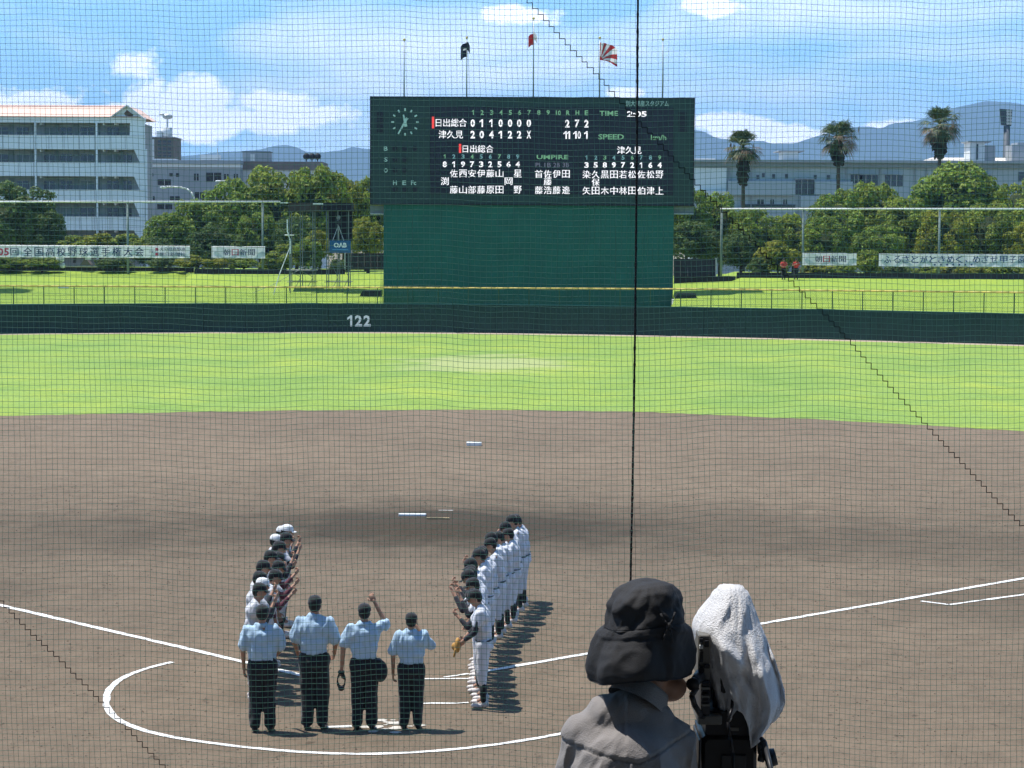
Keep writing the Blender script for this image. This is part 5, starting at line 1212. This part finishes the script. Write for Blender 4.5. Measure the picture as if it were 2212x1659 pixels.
# two people in red on the bank
pr_ = [human('p1', team='red', arms={-1: ((.27, .1, 1.18), (.1, .2, 1.12)), 1: ((.27, .1, 1.18), (.1, .2, 1.12))}, vox=.025, cap='black'), human('p2', team='red', arms={-1: ((.25, .0, 1.14), (.24, .1, .92)), 1: ((.28, .1, 1.2), (.08, .2, 1.3))}, vox=.025, cap='black', build=1.1)]
for px, pt, lab in ((1692.5, pr_[0], 'left one of two people in red shirts standing on the right bank'), (1719.5, pr_[1], 'right one of two people in red shirts standing beside the fence post')):
    b = P(px, 605, 170.6); place(pt, b.x, 170.6, math.pi, .98, lab, 'people in red on the bank', z=b.z-.05)

# the grandstand around and behind the viewpoint (never in the picture, added with its forward roof to shade the plate from behind)
mb = MB(); CST = mat('stand_grey', (.16, .17, .17), .85, .15, 1)
for k in range(10):
    mb.box((-34, -1.2-1.3*k, 0), (34, .1-1.3*k, 3.2+.55*k))
mb.box((-34, -16, 0), (34, -14.2, 15)); mb.box((-34, -16, 15.01), (34, 4.8, 15.5))
for sx in (-1, 1):
    for k in range(8): mb.prism([(sx*(35+1.3*k), 0, 0), (sx*(36.2+1.3*k), 0, 0), (sx*(56.2+1.3*k), 40, 0), (sx*(55+1.3*k), 40, 0)], (0, 0, 3.0+.55*k))
struct('grandstand', mb, CST)

# ------------------------------------------------------------------ photographer in the stand, video camera under a towel
QY = 7.5; s7 = QY/F
def W(px, py, dy=0.0):
    """point at the picture position (px, py), dy metres beyond the photographer's own depth"""
    return P(px, py, QY+dy)
FZ = W(1350, 1253).z-1.70
mb = MB(); mb.box((-5, 5.6, FZ-.28), (6, 9.4, FZ)); mb.box((-5, 3.6, FZ-.28), (6, 5.59, FZ+.42)); struct('stand_terrace', mb, mat('stand_concrete', (.13, .13, .125), .85, .12, 2, bump=.3))
M_gshirt = mat('grey_shirt_cloth', (.245, .226, .218), .85, .05, 5, bump=.35, bscale=220, sheen=.15); M_hat = mat('charcoal_hat_cloth', (.026, .026, .028), .8, .10, 6, bump=.3, bscale=260)
M_coll = M_gshirt
root = W(1350, 1600); PX = root.x
ph = Thing('person', (PX, QY, FZ), 'photographer in grey shirt and dark bucket hat seen from behind, bottom right of centre', 'person')
shL, shR = W(1290, 1590, .04), W(1432, 1606, .06); nkb = W(1374, 1520, .05); hdc = W(1420, 1408, .12)
elL, wrL = W(1206, 1780, .10), W(1300, 1800, .36); elR, wrR = W(1492, 1780, .16), W(1548, 1690, .42)
pel = Vector((PX, QY-.12, FZ+.93)); b = MB()
b.ell(W(1352, 1700, .02), (.15, .09, .16), 16, 10); b.ell((PX, QY-.03, FZ+.98), (.13, .09, .15), 14, 9); b.ell(pel, (.16, .12, .12), 14, 9)
b.cap(shL, .05, shR, .05); b.cap(nkb-Vector((0, -.02, .04)), .055, W(1410, 1465, .09), .056)
hrot = Matrix.Rotation(rad(-14), 3, 'X') @ Matrix.Rotation(rad(9), 3, 'Y')
b.ell(hdc, (.080, .100, .118), 16, 12, hrot); b.ell(hdc+hrot @ Vector((0.0, .03, -.075)), (.060, .066, .055), 14, 9, hrot); b.ell(hdc+hrot @ Vector((0, .108, -.02)), (.014, .02, .022), 8, 6, hrot)
for s in (-1, 1): b.ell(hdc+hrot @ Vector((s*.082, -.005, -.02)), (.012, .022, .034), 8, 6, hrot)
b.ell(W(1447, 1484, .15), (.062, .070, .052), 12, 8)
hips = {}
for s, sh_, el_, wr_ in ((-1, shL, elL, wrL), (1, shR, elR, wrR)):
    b.cap(sh_, .055, el_, .043); b.cap(el_, .043, wr_, .029)
    hp = pel+Vector((s*.09, 0, -.02)); an = Vector((PX+s*.13, QY-.10+s*.06, FZ+.09)); kn_ = (hp+an)/2+Vector((0, .04, 0)); hips[s] = (hp, kn_, an)
    b.cap(hp, .085, kn_, .056); b.cap(kn_, .056, an, .036); b.cap(an, .036, an+Vector((0, .1, -.05)), .03)
body = blob('body', b, .010, M_skin, 2); hb = MB()
for s, el_, wr_ in ((-1, elL, wrL), (1, elR, wrR)): d = (wr_-el_).normalized(); hand(hb, wr_+d*.03, d, Vector((-s, 0, -.2)), Vector((0, 0, 1)), .8)
hm = hb.mesh('h', M_skin)
import bmesh
bm = bmesh.new(); bm.from_mesh(body); bm.from_mesh(hm); bm.to_mesh(body); bm.free(); body.polygons.foreach_set('use_smooth', [True]*len(body.polygons))
def toloc(me): me.transform(Matrix.Translation(-ph.loc)); return me
ph.data('body', toloc(body))
mb = MB(); mb.ell(hdc+hrot @ Vector((0, -.02, .0)), (.088, .095, .118), 16, 10, hrot); ph.part('hair', mb, M_hair, True)
# shirt
c = MB()
c.ell(W(1352, 1650, -.01), (.190, .125, .17), 18, 12); c.ell(W(1348, 1735, -.02), (.205, .130, .20), 18, 12); c.ell((PX, QY-.06, FZ+1.0), (.20, .135, .20), 16, 10)
c.cap(W(1282, 1583, .02), .088, W(1438, 1600, .04), .086); c.cap(W(1318, 1554, .02), .090, W(1402, 1562, .04), .088); c.cap(W(1355, 1545, .02), .085, W(1378, 1534, .05), .082); c.cap(W(1300, 1618, .0), .112, W(1418, 1628, .02), .110); c.cap(W(1290, 1680, .0), .112, W(1425, 1690, .02), .110); c.ell(W(1362, 1590, .03), (.175, .12, .09), 18, 12)
for s, sh_, el_, wr_ in ((-1, W(1262, 1588, .02), elL, wrL), (1, W(1455, 1608, .05), elR, wrR)):
    c.cap(sh_, .082, el_, .066); c.cap(el_, .066, el_+(wr_-el_)*.85, .046)
R1 = lambda co: CX+F*(co.x/co.y)   # used only to read off where the seams run on the cloth
def seam_z(co):
    x = co.x-PX
    return W(1220, 1561).z-.06-(.16*(x+.20)) if x < .04 else W(1220, 1561).z-.098+(x-.04)*.34
def ridge_(v): return 1-abs(noise.noise(v))*2.6
def shirt_disp(co, n):
    x = co.x-PX; zs = seam_z(co); below = zs-co.z
    k = noise.noise(Vector((co.x*5, co.y*5, co.z*4)))*.004
    u_ = co.x*.80+co.z*.6; w_ = -co.x*.6+co.z*.80      # folds run down and outwards from the collar
    if x < 0: u_ = co.x*.80-co.z*.6; w_ = co.x*.6+co.z*.80
    k += .0050*max(-.5, ridge_(Vector((u_*15, w_*3.4, co.y*6))))
    k += .0022*ridge_(Vector((u_*34, w_*9, co.y*14)))
    if below > 0:   # hanging pleats under the yoke
        p = 1-abs(math.sin((x-.03)*30+1.2*noise.noise(Vector((x*5, 0, co.z*2.5)))))**.6
        k += (.020*p-.010)*min(1, below/.06+.3)-.0035
    else: k += .001
    if abs(below) < .0055: k -= .004
    return co+n*k
sm = blob('shirt', c, .0062, M_gshirt, 22, shirt_disp); ph.data('shirt', toloc(sm))
# collar: standing band
mb = MB(); rows = []
c0, c1_ = W(1374, 1520, .04), W(1392, 1482, .07); ax = (c1_-c0).normalized(); ux = ax.cross(Vector((0, 1, 0))).normalized(); uy = ax.cross(ux)
for j, (t, r) in enumerate(((0, .100), (.35, .094), (.8, .086), (1.0, .082), (1.0, .074), (.4, .080))):
    rows.append([c0+(c1_-c0)*t+(ux*math.cos(a)*r*1.10+uy*math.sin(a)*r)*(1+.03*math.sin(a*5)) for a in [2*math.pi*i/28 for i in range(29)]])
mb.grid(rows); ph.part('collar', mb, M_gshirt, True)
mb = MB(); mb.ell(pel, (.185, .14, .13), 16, 10)
for s in (-1, 1): mb.cap(hips[s][0], .11, hips[s][1], .09); mb.cap(hips[s][1], .09, hips[s][2]+Vector((0, 0, .04)), .08)
ph.data('trousers', toloc(blob('trousers', mb, .018, M_utrou, 3)))
for s in (-1, 1):
    a = hips[s][2]; mb = MB(); mb.ell((a.x, a.y, FZ+.055), (.045, .08, .055), 12, 8); mb.ell((a.x*1.0, a.y+.10, FZ+.042), (.05, .11, .042), 12, 8); ph.data('shoe', toloc(blob('shoe', mb, .014, M_shoeb, 1)))
# bucket hat: crown and a long drooping brim
ha = (W(1400, 1253, .02)-W(1391, 1432, .0)).normalized(); ha = (ha+Vector((.05, -.06, 0))).normalized(); hx = (Vector((1, 0, 0))-ha*ha.x).normalized(); hx = (hx+ha*.16).normalized(); hy = ha.cross(hx); apex = W(1402, 1254, .06)
prof = [(0, .004), (.030, .0), (.062, .004), (.092, .015), (.115, .036), (.128, .064), (.134, .098), (.139, .128), (.141, .145), (.142, .152), (.150, .158), (.166, .172), (.178, .195), (.184, .225), (.187, .260), (.186, .295), (.181, .325), (.178, .328), (.172, .275), (.150, .190)]
def lathe(prof_, nseg, f):
    rows = []
    for (r, h) in prof_: rows.append([f(r, h, 2*math.pi*i/nseg) for i in range(nseg+1)])
    return rows
def hatp(r, h, a):
    ca, sa = math.cos(a), math.sin(a); d = noise.noise(Vector((ca*1.6, sa*1.6, h*9)))*.014+noise.noise(Vector((ca*3, sa*3, h*16)))*.005-abs(noise.noise(Vector((ca*1.9, sa*1.9, h*17+4))))*.020*(1 if h < .152 else .5)-abs(noise.noise(Vector((ca*4.5, sa*4.5, h*26+9))))*.005+.004
    if h < .152: d += .010*max(0, math.sin(h*62+2.5*ca+1.2*math.sin(3*a)))*noise.noise(Vector((ca*2.3, sa*2.3, 5)))*1.6
    rr = r+d*(min(1, r/.08)); hh = h+.008*math.sin(2*a+.6)*min(1, r/.1)
    if h > .152: q_ = min(1, (h-.152)/.10); rr += (.014*math.sin(a*3+1.0)+.006*math.sin(a*7)+.008*math.cos(a-math.pi)-.006)*q_; hh += .014*math.sin(a*2+2)*q_
    sx = 1.0
    if h > .152: rr = rr-(max(0, -sa)**.7)*.030*min(1, (h-.152)/.03)*(1-.35*min(1, max(0, h-.2)/.1)); hh += .012*max(0, -sa)*min(1, (h-.152)/.1)
    return apex-ha*hh+hx*(ca*rr*sx)+hy*(sa*rr*1.10)
mb = MB(); pr2 = []
for a, b_ in zip(prof, prof[1:]): pr2 += [(a[0]+(b_[0]-a[0])*f_, a[1]+(b_[1]-a[1])*f_) for f_ in (0, .25, .5, .75)]
pr2.append(prof[-1]); i_b = [i for i, q in enumerate(pr2) if q[1] >= .150][0]
mb.grid(lathe(pr2[:i_b+1], 160, hatp)); hat_o = ph.part('hat', mb, M_hat, True)
mb = MB(); mb.grid(lathe(pr2[i_b:], 160, hatp)); ph.part('brim', mb, M_hat, True, parent=hat_o)
mb = MB()
for q in ((.141, .145),): mb = MB(); mb.tube([hatp(q[0]+.0005, q[1], 2*math.pi*i/60) for i in range(61)], .0016, 4); ph.part('stitching', mb, M_hat, parent=hat_o)
mb = MB(); mb.tube([hatp(.183, .325, 2*math.pi*i/60) for i in range(61)], .002, 4); ph.part('stitching', mb, M_hat, parent=hat_o)
mb = MB(); kpt = hatp(.142, .150, -math.pi/2+.55)
for dx, dz in ((.012, -.055), (-.022, -.05), (.03, -.02), (-.03, .045), (.02, .05)): mb.tube([kpt+Vector((0, -.006, 0)), kpt+Vector((dx*.6, -.016, dz*.5)), kpt+Vector((dx, -.010, dz))], .004, 5)
mb.ell(kpt+Vector((0, -.010, 0)), (.011, .008, .014), 8, 6); ph.part('cord_toggle', mb, M_hat, True, parent=hat_o)

# video camera
M_cam = mat('camera_body', (.030, .031, .034), .45, .2, 12); M_camg = mat('camera_grey', (.14, .135, .12), .5, .1, 8); M_tripod = mat('tripod_black', (.010, .010, .012), .4, .2, 8)
vc = Thing('video_camera', W(1575, 1590, .15), 'broadcast video camera hidden under the white towel beside the photographer', 'video camera')
def wbox(mb, x0, y0, x1, y1, d0, d1, bev=.004):
    a = W(x0, y1, d0); c = W(x1, y0, d0); x0_, x1_, z0_, z1_ = a.x, c.x, a.z, c.z; Y0, Y1 = QY+d0, QY+d1; b_ = bev
    pts = [(x0_+b_, z0_), (x1_-b_, z0_), (x1_, z0_+b_), (x1_, z1_-b_), (x1_-b_, z1_), (x0_+b_, z1_), (x0_, z1_-b_), (x0_, z0_+b_)]
    n = 8; mb.add([(x, Y0+b_, z) for x, z in pts]+[(x, Y1, z) for x, z in pts]+[(x*(1)+(b_ if x < (x0_+x1_)/2 else -b_), Y0, z+(b_ if z < (z0_+z1_)/2 else -b_)) for x, z in pts],
                  [(i, i+n, (i+1) % n+n, (i+1) % n) for i in range(n)]+[tuple(range(n, 2*n))]+[(i, (i+1) % n, (i+1) % n+2*n, i+2*n) for i in range(n)]+[tuple(range(3*n-1, 2*n-1, -1))]); return mb
vc.part('body', wbox(MB(), 1540, 1350, 1632, 1535, .20, .48), M_cam)
vc.part('top_handle', wbox(MB(), 1566, 1298, 1602, 1316, .23, .34), M_cam)
vc.part('side_panel', wbox(MB(), 1508, 1372, 1535, 1470, .12, .40), M_camg)
vc.part('side_panel', wbox(MB(), 1514, 1472, 1535, 1545, .10, .36), M_cam)
for k in range(6): vc.part('cooling_fin', wbox(MB(), 1516, 1476+9*k, 1534, 1481+9*k, .090, .099, .001), M_camg if k % 2 else M_tripod)
vc.part('side_dial', MB().cyl(W(1515, 1448, .095), W(1515, 1448, .119), .011, n=14), M_tripod)
vc.part('battery', wbox(MB(), 1556, 1405, 1616, 1498, .16, .199), M_cam)
mb = MB(); mb.cyl(W(1513, 1458, .14), W(1500, 1474, .05), .022, .018, 16); vc.part('viewfinder', mb, M_cam, True)
mb = MB(); mb.cyl(W(1500, 1474, .05), W(1496, 1479, .03), .019, .024, 16); vc.part('eyecup', mb, M_tripod, True)
mb = MB(); mb.tube([W(1506, 1484, .08), W(1494, 1502, .07), W(1500, 1522, .08), W(1514, 1546, .10), W(1530, 1554, .12)], .010, 8); vc.part('viewfinder_arm', mb, M_cam, True)
for (x0, y0, x1, y1) in ((1511, 1380, 1519, 1388), (1511, 1394, 1519, 1402), (1511, 1408, 1519, 1430), (1522, 1384, 1532, 1398), (1521, 1436, 1533, 1444), (1511, 1440, 1519, 1462), (1517, 1492, 1530, 1500), (1517, 1506, 1530, 1512)):
    vc.part('button', wbox(MB(), x0, y0, x1, y1, .108 if y0 < 1470 else .09, .119 if y0 < 1470 else .099, .001), M_pale if y0 == 1394 else M_tripod)
mb = MB(); a = W(1590, 1420, .48); mb.cyl(a, a+Vector((0, .26, 0)), .06, .07, 20); vc.part('lens', mb, M_tripod, True)
vc.part('shoe_plate', wbox(MB(), 1508, 1546, 1560, 1566, .10, .42), M_camg)
lab_ = vc.part('rear_block', wbox(MB(), 1524, 1536, 1634, 1590, .15, .44), M_tripod)
vc.part('data_plate', wbox(MB(), 1575, 1572, 1596, 1579, .146, .149, .0005), M_camg, parent=lab_)
mb = MB(); mb.tube([W(1583, 1500, .14), W(1581, 1530, .08), W(1572, 1560, .06), W(1577, 1590, .06), W(1583, 1625, .07), W(1585, 1700, .08), W(1580, 1900, .02)], .0055, 8); vc.part('cable', mb, M_tripod, True)
tp = Thing('tripod', (W(1575, 1600, .22).x, QY+.22, FZ), 'black fluid-head tripod with pan handle carrying the video camera', 'tripod')
tp.part('head', wbox(MB(), 1515, 1591, 1636, 1690, .14, .44, .012), M_tripod)
tp.part('tilt_plate', wbox(MB(), 1509, 1598, 1514.8, 1665, .06, .30), M_cam)
tp.part('level_panel', wbox(MB(), 1558, 1632, 1612, 1672, .13, .139, .002), M_cam)
mb = MB(); mb.cyl(W(1637, 1612, .16), W(1650, 1612, .16), .028, n=16); tp.part('knob', mb, M_cam, True)
mb = MB(); mb.cyl(W(1652, 1640, .10), W(1676, 1634, .10), .036, .030, 18); mb.cyl(W(1640, 1632, .10), W(1652, 1636, .10), .02, n=12); tp.part('knob', mb, M_tripod, True)
mb = MB(); mb.tube([W(1645, 1596, .08), W(1652, 1604, .05), W(1672, 1690, -.12), W(1682, 1740, -.2)], .0085, 10); mb.cyl(W(1682, 1740, -.2), W(1697, 1830, -.34), .017, n=12); tp.part('pan_handle', mb, M_cam, True)
base = W(1575, 1690, .20)
for dx, dy in ((-.42, -.25), (.42, -.2), (0, .5)):
    mb = MB(); mb.cyl((base.x+dx*.1, base.y+dy*.1, base.z), (base.x+dx, base.y+dy, FZ+.01), .022, .016, 10); tp.part('leg', mb, M_tripod)
mb = MB(); mb.cyl((base.x, base.y, base.z-.1), (base.x, base.y, base.z+.02), .075, n=20); tp.part('bowl', mb, M_cam)
# towel
tl = [(1270, 1552), (1279, 1550), (1300, 1540), (1330, 1515), (1350, 1504), (1364, 1501), (1400, 1509), (1440, 1520), (1480, 1533), (1520, 1543), (1560, 1547), (1604, 1551)]
tr_ = [(1270, 1612), (1279, 1617), (1290, 1621), (1330, 1636), (1370, 1651), (1400, 1664), (1440, 1679), (1470, 1689), (1500, 1697), (1520, 1699), (1545, 1690), (1570, 1672), (1604, 1655)]
hemf = [(-1.01, 1560), (-.93, 1592), (-.78, 1574), (-.58, 1545), (-.42, 1520), (-.28, 1528), (-.12, 1552), (.05, 1574), (.26, 1606), (.42, 1594), (.70, 1566), (.95, 1536), (1.01, 1522)]
NT, NTH = 56, 150; rows = []
for k in range(NT+1):
    t = k/NT; r = []
    for i in range(NTH+1):
        a = 2*math.pi*i/NTH; ca, sa = math.cos(a), -math.sin(a)      # sa<0 : side facing the stand
        hem = interp(hemf, ca) if sa <= 0 else 1520+40*math.sin(a*3)
        y = 1276+(hem-1276)*t
        xl, xr = interp(tl, y), interp(tr_, y); xm, hw = (xl+xr)/2, (xr-xl)/2
        edge_ = min(1, t*7); 
        dep = (.045+.145*min(1, t*2.4)**.7)
        fold = ((1-abs(math.sin(a*4+1.9+1.1*noise.noise(Vector((ca*1.6, t*1.6, 3)))))**.8*1.7)*.9+math.sin(a*7+2.0*t+.8)*.30)*min(1, max(0, t-.30)/.25)+noise.noise(Vector((ca*2.2+t*1.5, sa*2.2, t*2.6)))*.55+.30*(1-3*abs(noise.noise(Vector((ca*3+t*4, sa*3, t*3-ca*2+5)))))
        amp = .034*min(1, .35+t)*min(1, t*6+.1)
        px_ = xm+hw*ca*min(1, .80+.20*edge_ if t < .05 else 1)+1.2*noise.noise(Vector((ca*6, t*9, 1)))
        p = P(px_, y, QY+.20); d2 = sa*dep*(1-.25*abs(ca)**3)+(-fold*amp if sa < 0 else fold*amp)
        d2 += .018*math.exp(-((t-.50-.10*ca)/.06)**2)*(-1 if sa < 0 and ca > -.4 else 0)
        d2 += .003*noise.noise(Vector((ca*12, sa*12, t*22)))
        r.append(Vector((p.x, QY+.28+d2, p.z+.004*noise.noise(Vector((ca*7, sa*7, t*11))))))
    rows.append(r)
mb = MB(); mb.grid(rows)
ctr = sum((Vector(p) for p in rows[0][:-1]), Vector())/NTH; b0 = len(mb.v); mb.v.append((ctr.x, ctr.y, ctr.z+.003))
for i in range(NTH): mb.f.append((i+1, i, b0)); mb.mi.append(0)
M_towel = mat('white_terry_cloth', (.90, .90, .92), .95, .02, 14, bump=.6, bscale=170, trans=.22, sheen=.3)
two = single('towel', mb, M_towel, 'crumpled white towel draped over the video camera', 'towel', smooth=True)
so = two.modifiers.new('thickness', 'SOLIDIFY'); so.thickness = .004; so.offset = 1
